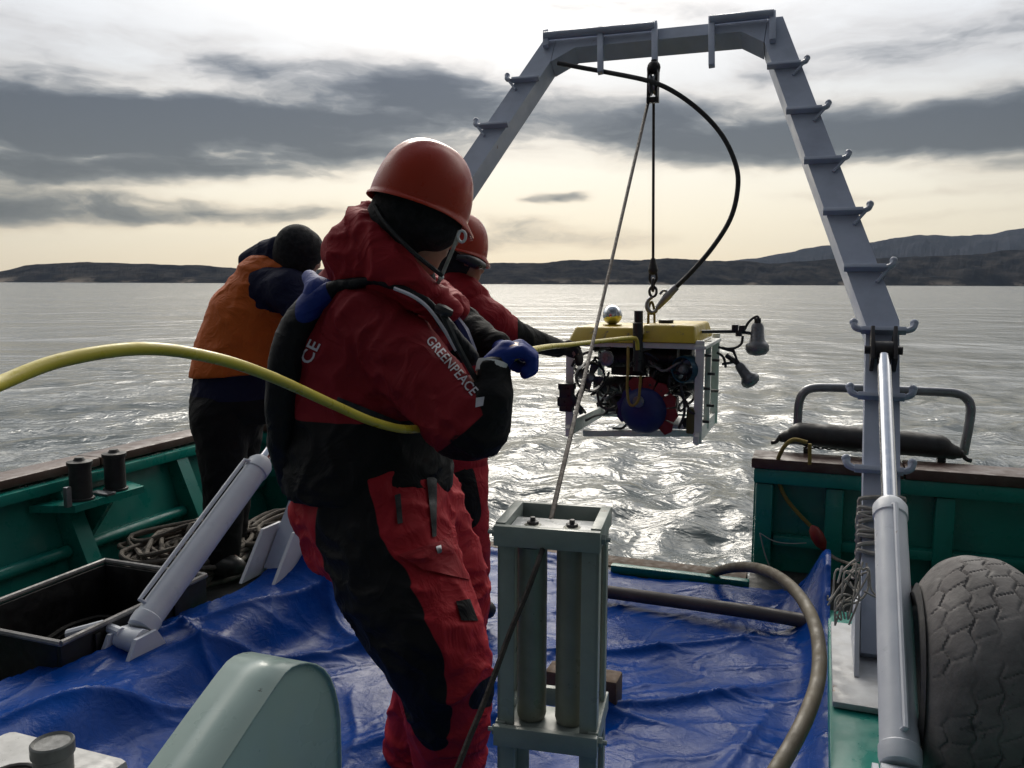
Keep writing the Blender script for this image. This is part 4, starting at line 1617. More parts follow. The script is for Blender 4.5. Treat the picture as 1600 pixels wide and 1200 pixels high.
    col = n.mix(f, (0.001, 0.036, 0.20), (0.002, 0.047, 0.26))
    scuff = n.rng(n.noise(co, 26, 8, 0.75, 0.8), 0.66, 0.74, 0.0, 0.14)
    col = n.mix(scuff, col, (0.16, 0.22, 0.42))
    n.put(b_.inputs['Base Color'], col)
    n.put(b_.inputs['Roughness'], n.rng(n.noise(co, 3.4, 7, 0.7), 0.38, 0.62, 0.17, 0.36))
    b_.inputs['Specular IOR Level'].default_value = 0.07
    bp = n.node('ShaderNodeBump')
    bp.inputs['Strength'].default_value = 0.6
    bp.inputs['Distance'].default_value = 0.006
    h = n.m('ADD', n.noise(co, 11, 5, 0.55, 1.6), n.m('MULTIPLY', n.noise(co, 38, 4, 0.6, 1.0), 0.35))
    n.put(bp.inputs['Height'], h)
    n.put(b_.inputs['Normal'], bp.outputs[0])
    o = mesh_obj('tarpaulin', P.reshape(-1, 3)[used], mp[F], m_)
    tag(o, 'crumpled shiny blue tarpaulin spread over the deck', 'tarpaulin')


build_tarp()

# ------------------------------------------------------------------ crate, ropes, fairlead on the left
cr = thing('fish_crate', 'open black plastic crate with scuffed pale rim beside the left ship side', 'crate', tuple(bt(-2.7, 2.3, 0.003)))
u0, u1, v0, v1, z1 = -3.00, -2.44, 2.10, 2.84, 0.30
q = MB()
q.bbox(u0, u1, v0, v1, 0.004, 0.02, 0.003)
q.build('floor', 'crate', cr)
for (a, b_, c, d) in ((u0, u0 + 0.02, v0, v1), (u1 - 0.02, u1, v0, v1), (u0 + 0.021, u1 - 0.021, v0, v0 + 0.02), (u0 + 0.021, u1 - 0.021, v1 - 0.02, v1)):
    q = MB()
    q.bbox(a, b_, c, d, 0.022, z1 - 0.012, 0.003)
    q.build('wall', 'crate', cr)
q = MB()
rim = [bt(u0, v0, z1), bt(u1, v0, z1), bt(u1, v1, z1), bt(u0, v1, z1)]
for a, b_ in zip(rim, rim[1:] + rim[:1]):
    q.tube([a, b_], 0.0115, 8)
q.build('rim', 'craterim', cr)
for vv in (2.25, 2.45, 2.65):
    q = MB()
    q.bbox(u1 + 0.001, u1 + 0.012, vv - 0.012, vv + 0.012, 0.03, z1 - 0.02, 0.002)
    q.build('rib', 'crate', cr)
# a coil of dark line inside the crate
q = MB()
pts = []
for k in range(90):
    t = k * 0.42
    rr = 0.16 + 0.05 * math.sin(t * 0.37)
    pts.append(bt(-2.72 + rr * math.cos(t) * 0.95 + 0.03 * math.sin(k), 2.47 + 1.35 * rr * math.sin(t), 0.035 + 0.0012 * k + 0.01 * math.sin(3.1 * k)))
q.tube(pts, 0.012, 6, 2)
tag(q.build('coiled_line', paint('black_line', (0.005, 0.005, 0.005), (0.009, 0.009, 0.009), 0.95, scale=30, spec=0.2, bump=0.5, bscale=200)), 'black line coiled on the floor of the open crate', 'rope')


def rope_heap(lab, cu, cv, ru, rv_, z0, turns, seed, grp, r_=0.0125):
    rg = random.Random(seed)
    pts = []
    ph = rg.random() * 6
    for k in range(turns * 9):
        t = 2 * PI * k / 9 + ph
        w_ = 0.5 + 0.5 * math.sin(k * 0.83 + ph + math.sin(k * 0.11) * 2) * rg.uniform(0.6, 1)
        dome = math.exp(-2.0 * (1 - w_))
        pts.append(bt(cu + ru * w_ * math.cos(t) + rg.uniform(-.06, .06), cv + rv_ * w_ * math.sin(t) + rg.uniform(-.06, .06), z0 + r_ + 0.2 * (k / (turns * 9.0)) * (1.25 - 0.5 * w_) + rg.uniform(0, 0.035)))
    q_ = MB()
    q_.tube(pts, r_, 8, 4)
    return tag(q_.build('mooring_rope', 'rope'), lab, 'rope', grp)


rope_heap('heap of grey mooring rope against the ship side behind the black crate', -3.12, 3.55, 0.36, 0.48, 0.0, 34, 3, 'heaps of mooring rope')
rope_heap('heap of dark mooring rope between the slanting ram and the man in red', -2.72, 3.98, 0.36, 0.44, 0.0, 34, 8, 'heaps of mooring rope')

fl = thing('fairlead', 'pair of black upright rollers on a green bracket at the left rail', 'fairlead', tuple(at(145, 780, 4.15)))
fc = onplane(148, 776, bt(-3.50, 0, 0), BU)
fv = fc.dot(BV)
q = MB()
V = [(-3.60, fv - 0.30, fc.z), (-3.39, fv - 0.22, fc.z), (-3.38, fv + 0.22, fc.z), (-3.60, fv + 0.30, fc.z)]
q.prism([bt(*a) for a in V], BZ * -0.035)
q.prism([bt(-3.58, fv - 0.02, fc.z - 0.036), bt(-3.38, fv - 0.02, fc.z - 0.036), bt(-3.55, fv - 0.02, fc.z - 0.26)], BV * 0.03)
q.build('bracket', 'green', fl, True, 30)
for dv_ in (-0.115, 0.105):
    q = MB()
    q.lathe(bt(-3.46, fv + dv_, fc.z + 0.001), BZ, [(0, 0.03), (0, 0.062), (0.01, 0.062), (0.012, 0.052), (0.175, 0.052), (0.177, 0.06), (0.195, 0.06), (0.2, 0.03), (0.215, 0.02)], 22)
    q.build('roller', 'rubber', fl)
q = MB()
q.box(bt(-3.40, fv - 0.25, fc.z + 0.05), BU, BV, BZ, 0.012, 0.015, 0.05, 0.004)
q.build('pin', 'steel', fl)
q = MB()
q.bbox(-3.5, -3.38, fv - 0.03, fv + 0.03, fc.z + 0.002, fc.z + 0.014, 0.003)
q.build('wear_plate', 'steel', fl)

# ------------------------------------------------------------------ tyre
def build_tyre():
    R, Wt = 0.375, 0.33
    tu, tv = 0.470, 2.69
    ctr = bt(tu, tv, R + 0.006)
    tr = thing('tyre', 'large worn grey tyre standing on the deck right of the shiny ram', 'tyre', tuple(bt(tu, tv, 0)))
    nth, npr = 460, 84
    prof = []
    for j in range(npr):
        s = -1 + 2 * j / (npr - 1)
        x = s * Wt / 2
        r_ = R - 0.10 * abs(s) ** 3.0 - 0.016 * s * s
        prof.append((x, r_, s))
    th = np.linspace(0, 2 * PI, nth, endpoint=False)
    V = np.zeros((nth, npr, 3))
    e1, e2 = np.array(BV), np.array(BZ)
    rg = np.random.RandomState(2)
    for j, (x, r_, s) in enumerate(prof):
        rr = np.full(nth, r_)
        g = np.zeros(nth)
        for gs in (-0.72, -0.36, 0.0, 0.36, 0.72):           # circumferential grooves, zigzag
            zz = gs + 0.03 * np.arcsin(np.sin(th * 30 + gs * 9))
            g = np.maximum(g, np.exp(-(((s - zz) / 0.020) ** 4)))
        row = math.floor((s + 1.08) / 0.36)
        sip = np.abs(np.sin(th * 15 + row * 1.3 + s * 3.5))
        g = np.maximum(g, 0.8 * np.exp(-(sip / 0.08) ** 2) * (1 if abs(s) < 0.9 else 0.4))
        wear = 0.5 + 0.5 * np.sin(th * 3.1 + s * 2 + 0.5) * np.sin(th * 7 + s * 4)
        rr = rr - 0.0085 * g * (0.1 + 0.9 * wear) + 0.0015 * np.sin(th * 11 + s * 5) * np.sin(th * 4.3 - s * 7)
        V[:, j] = np.array(ctr) + x * np.array(BU) + np.outer(rr * np.cos(th), e1) + np.outer(rr * np.sin(th), e2)
    i, j = np.meshgrid(np.arange(nth), np.arange(npr - 1), indexing='ij')
    i2 = (i + 1) % nth
    F = np.stack([i * npr + j, i2 * npr + j, i2 * npr + j + 1, i * npr + j + 1], -1).reshape(-1, 4)
    m_ = paint('worn_tyre_rubber', (0.175, 0.165, 0.162), (0.08, 0.077, 0.077), 0.85, scale=7, amount=0.9, bump=0.5, bscale=45, fleck=(0.06, 0.058, 0.06), fscale=10, fcut=0.60)
    mesh_obj2('tread', V.reshape(-1, 3), F, m_, tr, None, True, None, 28)
    for sg in (-1, 1):
        q_ = MB()
        a = R - 0.098
        q_.lathe(ctr + BU * sg * (Wt / 2 - 0.001), BU * sg, [(0, a), (0.012, a - 0.03), (0.012, 0.25), (0.0, 0.215), (-0.06, 0.20), (-0.07, 0.19)], 72)
        q_.F = q_.F[:-2]
        q_.build('sidewall', 'rubber', tr)


build_tyre()

# ------------------------------------------------------------------ hoses and pipes on the deck
q = MB()
q.tube([at(1082, 935, 5.0), at(1094, 908, 4.85), at(1108, 897, 4.6), at(1124, 890, 4.35), at(1150, 884, 4.1), at(1185, 885, 3.85), at(1220, 899, 3.6), at(1252, 928, 3.35), at(1274, 968, 3.1), at(1283, 1012, 2.9), at(1281, 1060, 2.72), at(1266, 1110, 2.56), at(1242, 1160, 2.42), at(1212, 1212, 2.30), at(1180, 1275, 2.2)], [0.024] * 5 + [0.0245] * 10, 16, 7)
tag(q.build('rubber_hose', 'hose'), 'thick olive-brown hose arching up from the stern sill towards us', 'hose')
q = MB()
q.tube([onz(930, 921, 0.075), onz(1000, 930, 0.075), onz(1100, 943, 0.08), onz(1200, 957, 0.085), onz(1290, 972, 0.09)], 0.031, 14, 5)
tag(q.build('deck_pipe', 'pipe'), 'straight brown pipe lying across the far end of the tarpaulin', 'pipe')
tb = MB()
c = onz(915, 1092, 0.035)
tb.box(c + BZ * 0.055, BU, BV, BZ, 0.135, 0.05, 0.055, 0.010)
tag(tb.build('timber_block', 'wood'), 'short weathered timber block on the tarp behind the roller stand', 'timber')

# ------------------------------------------------------------------ fender on the stern rail, hoop, net
fv_ = 4.90
fn = thing('stern_fender', 'black rubber fender with net lashed on the stern rail under the pipe hoop', 'fender', tuple(at_v(1360, 700, fv_)))
a, b_ = at_v(1232, 676, fv_), at_v(1490, 697, fv_)
d = (b_ - a).normalized()
L = (b_ - a).length
fe = lambda t, dz, r: (*(a + d * (L * t) + BZ * dz), r)
soft('roll', [([fe(0.01, -0.012, 0.05), fe(0.09, 0.012, 0.078), fe(0.5, 0.012, 0.082), fe(0.90, 0.010, 0.078), fe(0.99, -0.014, 0.05)], (tuple(BZ), 0.80))], 0.008, 'rubber', fn, 0.03)
for e, s in ((a, -1), (b_, 1)):
    q = MB()
    q.ball(e + d * s * 0.03 - BZ * 0.02, 0.026, 6)
    q.tube([e + d * (t * s) + BZ * (-0.03 + 0.03 * math.sin(t * 60)) for t in (0.0, 0.03, 0.06, 0.09)], 0.012, 6, 3)
    q.build('lashing', 'dark', fn)
q = MB()
nx_ = 15
za, zb_ = GH + 0.028, (a.z - 0.055)
for k in range(nx_):
    t0, t1 = (k + 0.0) / nx_, (k + 1.0) / nx_
    p0, p1 = a.lerp(b_, 0.1 + 0.8 * t0), a.lerp(b_, 0.1 + 0.8 * t1)
    q.tube([Vector((p0.x, p0.y, za)), Vector((p1.x, p1.y, p1.z - 0.05))], 0.0045, 5)
    q.tube([Vector((p1.x, p1.y, za)), Vector((p0.x, p0.y, p0.z - 0.05))], 0.0045, 5)
q.build('net', 'dark', fn)
q = MB()
for x in (1262, 1472):
    p0 = at_v(x, 700, fv_)
    q.box(Vector((p0.x, p0.y, (p0.z + GH) / 2 + 0.0)), BU, BV, BZ, 0.02, 0.03, abs(p0.z - GH) / 2 + 0.012, 0.003)
q.build('mount', 'dark', fn)
q = MB()
q.tube([at_v(x, y, fv_ + 0.09) for x, y in ((1246, 690), (1247, 650), (1249, 625), (1256, 610), (1270, 603), (1300, 602), (1380, 604.5), (1470, 607.5), (1496, 610), (1511, 618), (1517, 632), (1514, 660), (1506, 704))], 0.0245, 14, 5)
tag(q.build('pipe_hoop', 'steel'), 'bent grey pipe hoop standing on the stern rail behind the gantry leg', 'pipe hoop')

# ------------------------------------------------------------------ small lines at the right
q = MB()
pts = [at_v(x, y, 4.66 if y > 716 else 4.55) for x, y in ((1262, 688), (1240, 684), (1224, 698), (1214, 726), (1219, 752), (1230, 776), (1250, 800), (1268, 818))]
q.tube(pts, 0.011, 8, 5)
q.tube([at_v(1266, 690, 4.56), at_v(1266, 722, 4.56)], 0.010, 8)
tag(q.build('lashing_line', 'yellowrope'), 'faded yellow line tied round the fender and hanging down the stern panel', 'rope')
fo = thing('line_float', 'small red float on a brown line in front of the stern panel', 'float', tuple(at_v(1278, 838, 4.45)))
q = MB()
a, b_ = at_v(1270, 818, 4.45), at_v(1290, 855, 4.45)
q.lathe(a, b_ - a, [(0, 0.008), (0.02, 0.026), (0.06, 0.034), (0.10, 0.030), ((b_ - a).length, 0.010)], 16)
q.build('float', 'orangefloat', fo)
q = MB()
q.tube([b_, at_v(1306, 868, 4.4), at_v(1325, 876, 4.2), at_v(1345, 880, 3.9)], 0.009, 8, 5)
q.build('line', 'rope', fo)
q = MB()
q.tube([at_v(x, y, 4.55) for x, y in ((1189, 830), (1197, 862), (1210, 895), (1219, 925), (1223, 955), (1224, 990))], 0.0035, 6, 4)
q.tube([at_v(x, y, 4.55) for x, y in ((1189, 830), (1210, 842), (1235, 846), (1262, 845))], 0.003, 6, 4)
tag(q.build('twine', 'palerope'), 'thin white twine hanging from the edge of the stern panel', 'twine')
# twine wound round the right gantry leg
tl = thing('twine_lashing', 'tangle of pale twine wound round the foot of the right gantry leg', 'twine', tuple(gp(pc(1, 0.4), 0.44)))
rg = random.Random(9)
for k in range(10):
    qq = 0.38 + 0.02 * k + rg.uniform(-.01, .01)
    pts = []
    for t in np.linspace(0, 2 * PI, 17):
        pp_ = max(-1, min(1, math.cos(t) * 1.5))
        nn_ = max(-1, min(1, math.sin(t) * 1.5))
        pts.append(gp(pc(1, 0.4) + pp_ * (HW + 0.012), qq + 0.03 * math.sin(t + k * 1.7), nn_ * (TK + 0.012)))
    q = MB()
    q.tube(pts, 0.009, 6, 2, caps=False)
    q.build('turn', 'palerope', tl)
for k in range(14):
    x0, y0 = rg.uniform(1330, 1356), rg.uniform(870, 915)
    pts = [at(x0, y0, 3.05)]
    for i in range(4):
        x0 += rg.uniform(-24, 14)
        y0 += rg.uniform(-12, 42)
        pts.append(at(max(x0, 1296), min(y0, 1010), 3.02 - 0.02 * i))
    q = MB()
    q.tube(pts, 0.0036, 6, 5)
    q.build('loose_end', 'palerope', tl)

# ================================================================== PEOPLE
def sub(fs, P):
    return limb(P, fs)


def helmet(parent, c, up, fwd, L, mat='helmet', label=None):
    """hard hat: dome with three ridges, drip rim and a peak; c = centre of the rim plane, L = overall length"""
    up = up.normalized()
    fwd = (fwd - up * fwd.dot(up)).normalized()
    rt = fwd.cross(up)
    a, b_, h = L * 0.455, L * 0.39, L * 0.56
    nt, nr = 64, 22
    V, F = [], []
    for i in range(nr + 1):
        e = (PI / 2) * i / nr
        for k in range(nt):
            t = 2 * PI * k / nt
            cr_, sz = math.cos(e) ** 0.80, math.sin(e) ** 0.95
            x, y = a * cr_ * math.cos(t), b_ * cr_ * math.sin(t)
            rid = 0.0
            for yo, wd in ((0.0, 0.028), (0.045, 0.012), (-0.045, 0.012)):
                rid = max(rid, (0.007 if yo == 0 else 0.004) * math.exp(-((y - yo * L / 0.3) / (wd * L / 0.3)) ** 4))
            rid *= min(1, max(0, (sz - 0.25) / 0.3))
            V.append(c + fwd * x + rt * y + up * (h * sz + rid))
    # flared rim
    rim = []
    for (k0, dz, gx) in ((1.0, -0.006, 0.0), (1.045, -0.012, 1.0), (1.05, -0.018, 1.0), (1.0, -0.016, 0.8), (0.955, -0.004, 0.0)):
        ring = []
        for k in range(nt):
            t = 2 * PI * k / nt
            pk = max(0, math.cos(t)) ** 3
            f_ = k0 + (0.16 * pk * gx)
            ring.append(c + fwd * a * f_ * math.cos(t) + rt * b_ * (k0 + 0.02 * gx) * math.sin(t) + up * (dz - 0.022 * pk * gx))
        rim.append(ring)
    base = []
    for ring in reversed(rim):
        base += ring
    V = base + V
    n = len(rim) + nr + 1
    for i in range(n - 1):
        for k in range(nt):
            F.append([i * nt + k, i * nt + (k + 1) % nt, (i + 1) * nt + (k + 1) % nt, (i + 1) * nt + k])
    q_ = MB()
    q_.add(V, F)
    o = q_.build('hard_hat', mat, parent, True, 50)
    return o


def hand_limbs(wrist, palm, fdir, side, curl, s=1.0, r_=0.0115, thumb=True):
    """palm and five curled fingers; fdir = pointing of the fingers, side = across the knuckles, curl = direction they bend to"""
    fdir, side, curl = fdir.normalized(), side.normalized(), curl.normalized()
    L = []
    L.append([(*(wrist), 0.027 * s), (*(wrist.lerp(palm, 0.5)), 0.027 * s), (*palm, 0.026 * s)])
    for k, ln in enumerate((0.95, 1.06, 1.0, 0.8)):
        off = side * (0.021 * (1.5 - k)) * s
        k0 = palm + off * 0.7 - fdir * 0.01
        k1 = palm + off + fdir * 0.035 * s
        k2 = k1 + (fdir * 0.6 + curl * 0.8).normalized() * 0.036 * ln * s
        k3 = k2 + (fdir * -0.35 + curl).normalized() * 0.028 * ln * s
        k4 = k3 + (fdir * -0.95 + curl * 0.35).normalized() * 0.02 * ln * s
        L.append([(*k0, r_ * 1.15 * s), (*k1, r_ * 1.1 * s), (*k2, r_ * s), (*k3, r_ * 0.95 * s), (*k4, r_ * 0.85 * s)])
    t0 = palm.lerp(wrist, 0.55) + side * 0.022 * s
    t1 = t0 + (side * 0.7 + curl * 0.6 + fdir * 0.5).normalized() * 0.034 * s
    t2 = t1 + (fdir * 0.75 + curl * 0.75 - side * 0.1).normalized() * 0.032 * s
    t3 = t2 + (fdir * 0.8 + curl * 0.3 - side * 0.5).normalized() * 0.022 * s
    L.append([(*t0, r_ * 1.4 * s), (*t1, r_ * 1.2 * s), (*t2, r_ * 1.1 * s), (*t3, r_ * 0.9 * s)])
    return L


def head_limbs(c, up, fwd, s=1.0):
    up = up.normalized()
    fwd = (fwd - up * fwd.dot(up)).normalized()
    rt = fwd.cross(up)

    def p(f_, r_, u_, rad):
        q_ = c + (fwd * f_ + rt * r_ + up * u_) * s
        return (q_.x, q_.y, q_.z, rad * s)
    L = [[p(-0.015, 0, 0.03, 0.092), p(0.012, 0, 0.02, 0.088)],
         [p(0.035, 0, -0.03, 0.066), p(0.045, 0, -0.085, 0.048), p(0.068, 0, -0.112, 0.024)],
         [p(0.088, 0, 0.012, 0.013), p(0.112, 0, -0.030, 0.013)], [p(0.104, 0.010, -0.034, 0.009), p(0.104, -0.010, -0.034, 0.009)],
         [p(0.082, 0.036, 0.014, 0.012), p(0.088, 0, 0.016, 0.012), p(0.082, -0.036, 0.014, 0.012)],
         [p(0.064, 0.042, -0.028, 0.024)], [p(0.064, -0.042, -0.028, 0.024)],
         [p(0.088, 0.020, -0.063, 0.007), p(0.096, 0, -0.062, 0.008), p(0.088, -0.020, -0.063, 0.007)],
         [p(0.086, 0.018, -0.075, 0.008), p(0.092, 0, -0.075, 0.009), p(0.086, -0.018, -0.075, 0.008)]]
    for sg in (1, -1):
        L.append(([p(-0.010, 0.088 * sg, 0.012, 0.012), p(-0.006, 0.088 * sg, -0.022, 0.012), p(0.004, 0.082 * sg, -0.036, 0.008)], None))
    L = [(l if isinstance(l, tuple) else (l, None)) for l in L]
    eyes = [c + (fwd * 0.083 + rt * 0.031 * sg + up * -0.004) * s for sg in (1, -1)]
    return L, eyes


def add_eyes(parent, eyes, s=1.0):
    for e in eyes:
        q_ = MB()
        q_.ball(e, 0.012 * s, 8)
        q_.build('eye', 'eye', parent)


# ---------------------------------------------------------------- the man in red in front
pos = at(660, 1270, 2.4)
man = None
hc = at(655, 338, 2.27)
hup = Vector((0.33, 0.10, 0.94)).normalized()
hfw = Vector((0.86, 0.28, -0.42))
HL, EY = head_limbs(hc, hup, hfw, 1.0)
wr = at(769, 572, 2.14)
pl = at(792, 550, 2.16)
HANDN = hand_limbs(wr, pl, Vector((0.95, 0.15, 0.25)), Vector((-0.05, 0.95, 0.15)), Vector((0.35, 0.1, -0.95)), 1.05)
wr2 = at(772, 545, 2.46)
pl2 = at(796, 552, 2.40)
HANDF = hand_limbs(wr2, pl2, Vector((0.95, -0.1, 0.1)), Vector((0.0, -0.95, 0.2)), Vector((0.3, -0.1, -0.95)), 1.0)
core = HL + [px((650, 400, 2.3, 34), (620, 455, 2.36, 36)), px((590, 490, 2.4, 78), (575, 600, 2.42, 86), (585, 745, 2.42, 90)),
             px((585, 505, 2.3, 48), (712, 652, 2.17, 36)), px((735, 655, 2.15, 34), (769, 572, 2.14, 16)),
             px((655, 500, 2.58, 40), (720, 525, 2.58, 30)), px((720, 525, 2.58, 28), (772, 545, 2.46, 14)),
             px((590, 800, 2.36, 82), (670, 990, 2.26, 62), (706, 1190, 2.36, 36), (706, 1270, 2.38, 34), (740, 1288, 2.32, 24)),
             px((635, 800, 2.54, 76), (690, 1000, 2.62, 56), (648, 1175, 2.70, 34), (668, 1192, 2.70, 24))]
core += [(h, None) for h in HANDN] + [(h, None) for h in HANDF]
man = soft('person', core, 0.0095, 'skin', None, 0.016, loc=(pos.x, pos.y, 0.02))
tag(man, 'person in a red and black immersion suit and orange helmet gripping the yellow tether', 'person')
add_eyes(man, EY)

UPARM = px((578, 502, 2.29, 64), (648, 580, 2.22, 60), (716, 652, 2.15, 52))
FORE = px((740, 662, 2.14, 52), (766, 622, 2.12, 35), (769, 585, 2.13, 26))
TORSO = px((580, 500, 2.42, 98), (570, 560, 2.42, 112), (568, 640, 2.42, 116), (576, 742, 2.42, 120))
zcut = at(570, 655, 2.30).z


def jac_black(P):
    du, df, dt = limb(P, UPARM), limb(P, FORE), limb(P, TORSO)
    tor = np.minimum(zcut - P[:, 2], du - 0.020)
    e1 = np.array(at(757, 640, 2.14))
    e2 = np.array(at(690, 702, 2.14))
    t = e2 - e1
    nn = np.array([-t[2], 0, t[0]])
    nn = nn / np.linalg.norm(nn)
    if nn[0] < 0:
        nn = -nn
    b1, b2 = np.array(at(733, 585, 2.14)), np.array(at(758, 642, 2.14))
    t = b2 - b1
    nb = np.array([-t[2], 0, t[0]])
    nb = nb / np.linalg.norm(nb)
    if nb[0] < 0:
        nb = -nb
    arm = np.minimum(np.maximum((P - e1) @ nn, np.minimum((P - b1) @ nb, P[:, 2] - b2[2])), 0.06 - np.minimum(df, du))
    return np.maximum(tor, np.where(P[:, 1] < 2.45, arm, -1) - 0 * dt)


jk = soft('jacket', [TORSO, px((585, 480, 2.42, 90), (640, 500, 2.5, 80)), UPARM, FORE, px((716, 660, 2.15, 50), (742, 664, 2.14, 50)), px((560, 742, 2.4, 112), (600, 748, 2.44, 108))], 0.0085, cloth('red_and_black_jacket', [(0.23, 0.011, 0.018), (0.006, 0.006, 0.007)], 0.72), man, 0.030, 0.0085, 0.075, [jac_black],
          cut=lambda P: at(570, 776, 2.35).z - P[:, 2])
soft('sleeve', [px((655, 498, 2.58, 54), (712, 520, 2.58, 46), (745, 535, 2.52, 34), (772, 545, 2.47, 27))], 0.008, 'black', man, 0.03, 0.005, 0.07)
soft('collar', [px((574, 326, 2.30, 13), (558, 350, 2.28, 26), (543, 398, 2.28, 38), (556, 432, 2.30, 40)), px((560, 350, 2.24, 20), (590, 385, 2.2, 26), (612, 420, 2.2, 34), (655, 455, 2.2, 30), (700, 482, 2.24, 21)), px((545, 395, 2.28, 36), (600, 428, 2.24, 38), (660, 470, 2.24, 26)),
               px((572, 330, 2.36, 13), (560, 360, 2.42, 26), (560, 400, 2.46, 36), (620, 440, 2.5, 40), (690, 472, 2.42, 28), (712, 482, 2.34, 20))], 0.007, 'redcloth', man, 0.025, 0.007, 0.07, seed=1)
soft('balaclava', [px((640, 330, 2.27, 59), (660, 338, 2.27, 60), (672, 346, 2.25, 49)), px((612, 360, 2.27, 48), (618, 410, 2.3, 44), (640, 440, 2.33, 40))], 0.008, 'knit', man, 0.03)
hat = helmet(man, at(654, 322, 2.25), Vector((0.30, 0.13, 0.945)), hfw, 0.300)
# chin strap and its buckle
q = MB()
q.tube([at(x, y, d) for x, y, d in ((716, 362, 2.17), (708, 385, 2.16), (697, 412, 2.17), (687, 436, 2.19), (678, 452, 2.22))], 0.005, 7, 4)
q.build('chin_strap', 'palerope', man)
q = MB()
q.tube([at(720 + 6 * math.cos(t), 370 + 9 * math.sin(t), 2.16) for t in np.linspace(0, 2 * PI, 13)], 0.004, 6, caps=False)
q.build('strap_ring', 'whitetrim', man)
q = MB()
q.ball(at(688, 434, 2.185), 0.008, 6)
q.build('buckle', 'whitetrim', man)
q = MB()
q.tube([at(x, y, d) for x, y, d in ((583, 322, 2.2), (600, 350, 2.17), (640, 392, 2.15), (690, 432, 2.18))], 0.006, 6, 4)
q.build('chin_strap', 'webbing', man)

# inflatable life vest: collar bladder lying round neck and shoulders
vest = soft('life_vest', [(px((452, 752, 2.36, 18), (443, 690, 2.32, 24), (441, 630, 2.30, 26), (446, 570, 2.28, 27), (462, 515, 2.28, 27), (490, 474, 2.28, 22), (528, 448, 2.24, 10), (580, 441, 2.19, 6), (632, 452, 2.15, 6), (672, 478, 2.125, 8), (704, 518, 2.13, 11), (735, 560, 2.17, 13)), None),
                          (px((470, 752, 2.52, 24), (458, 680, 2.5, 28), (458, 600, 2.5, 28), (470, 520, 2.5, 28), (505, 465, 2.5, 24)), None), px((446, 690, 2.36, 26), (460, 690, 2.5, 26)), px((450, 570, 2.36, 26), (462, 570, 2.5, 26))],
            0.0085, cloth('black_and_blue_vest', [(0.006, 0.007, 0.009), (0.010, 0.030, 0.2)], 0.55), man, 0.03, 0.003, 0.1,
            [lambda P: 0.003 - limb(P, px((482, 432, 2.4, 16), (502, 450, 2.3, 30), (474, 492, 2.2, 24), (458, 530, 2.16, 8)))])
soft('bladder', [px((482, 436, 2.34, 12), (498, 458, 2.29, 19), (480, 488, 2.27, 17), (463, 526, 2.27, 11)), px((500, 458, 2.28, 17), (532, 457, 2.25, 8))], 0.006, cloth('blue_bladder', [(0.012, 0.034, 0.22)], 0.6), man, 0.04, 0.0015, 0.10)
jb = bvh_of(jk)
# reflective piping and webbing on the chest, near side
q = MB()
q.tube([at(x, y, d) for x, y, d in ((615, 452, 2.09), (644, 464, 2.075), (668, 482, 2.07), (692, 514, 2.08), (712, 548, 2.10))], 0.005, 6, 4)
q.build('piping', 'lilacprint', vest)
q = MB()
q.tube([at(x, y, d) for x, y, d in ((690, 488, 2.06), (712, 536, 2.07), (736, 580, 2.10), (748, 600, 2.12))], [0.009, 0.008, 0.008, 0.007], 6, 4)
q.build('webbing', 'webbing', vest)
q = MB()
q.tube([at(x, y, d) for x, y, d in ((682, 482, 2.055), (692, 486, 2.05), (704, 490, 2.06))], [0.012, 0.014, 0.010], 8, 3)
q.build('buckle', 'dark', vest)
q = MB()
q.tube([at(x, y, d) for x, y, d in ((705, 492, 2.3), (722, 520, 2.3), (738, 552, 2.28))], [0.012, 0.02, 0.014], 8, 3)
q.build('inflation_tube', 'rovblue', vest)
# printed words: on the sleeve's front seam and on the back
lettering('lettering', 'GREENPEACE', jb, (664, 533), (73, 86), (11.5, -9.5), 'lilacprint', jk, 0.004, 1.05)
lettering('lettering', 'CE', jb, (467, 566), (17, -34), (17, 8), 'lilacprint', jk, 0.004)
patch('emblem', jb, ((744, 622), (757, 620), (755, 634), (743, 637)), 'lilacprint', jk, 4, 4, 0.003, 0.001)
patch('pocket_flap', jb, ((528, 622), (628, 661), (626, 669), (524, 632)), 'webbing', jk, 16, 2, 0.003, 0.002)

# trousers
NLEG = px((590, 800, 2.36, 100), (628, 905, 2.31, 99), (668, 985, 2.26, 88), (698, 1050, 2.26, 75), (704, 1110, 2.3, 66), (708, 1190, 2.36, 54), (708, 1262, 2.38, 50))
FLEG = px((636, 800, 2.54, 92), (692, 920, 2.6, 76), (694, 1000, 2.62, 66), (664, 1100, 2.66, 52), (650, 1165, 2.70, 44))
PEL = px((585, 768, 2.42, 114), (600, 820, 2.42, 108))
BLK = px((548, 770, 2.24, 44), (548, 850, 2.22, 64), (580, 935, 2.2, 82), (632, 1030, 2.16, 72), (664, 1100, 2.18, 50), (684, 1142, 2.22, 30))
KNEE = px((752, 1085, 2.2, 24), (770, 1070, 2.3, 30))
BACKR = px((470, 760, 2.4, 22), (478, 820, 2.4, 28), (500, 880, 2.4, 12))


def trs_black(P):
    a = -limb(P, BLK)
    a = np.minimum(a, limb(P, BACKR) + 0.0)
    return np.maximum(a, -limb(P, KNEE))


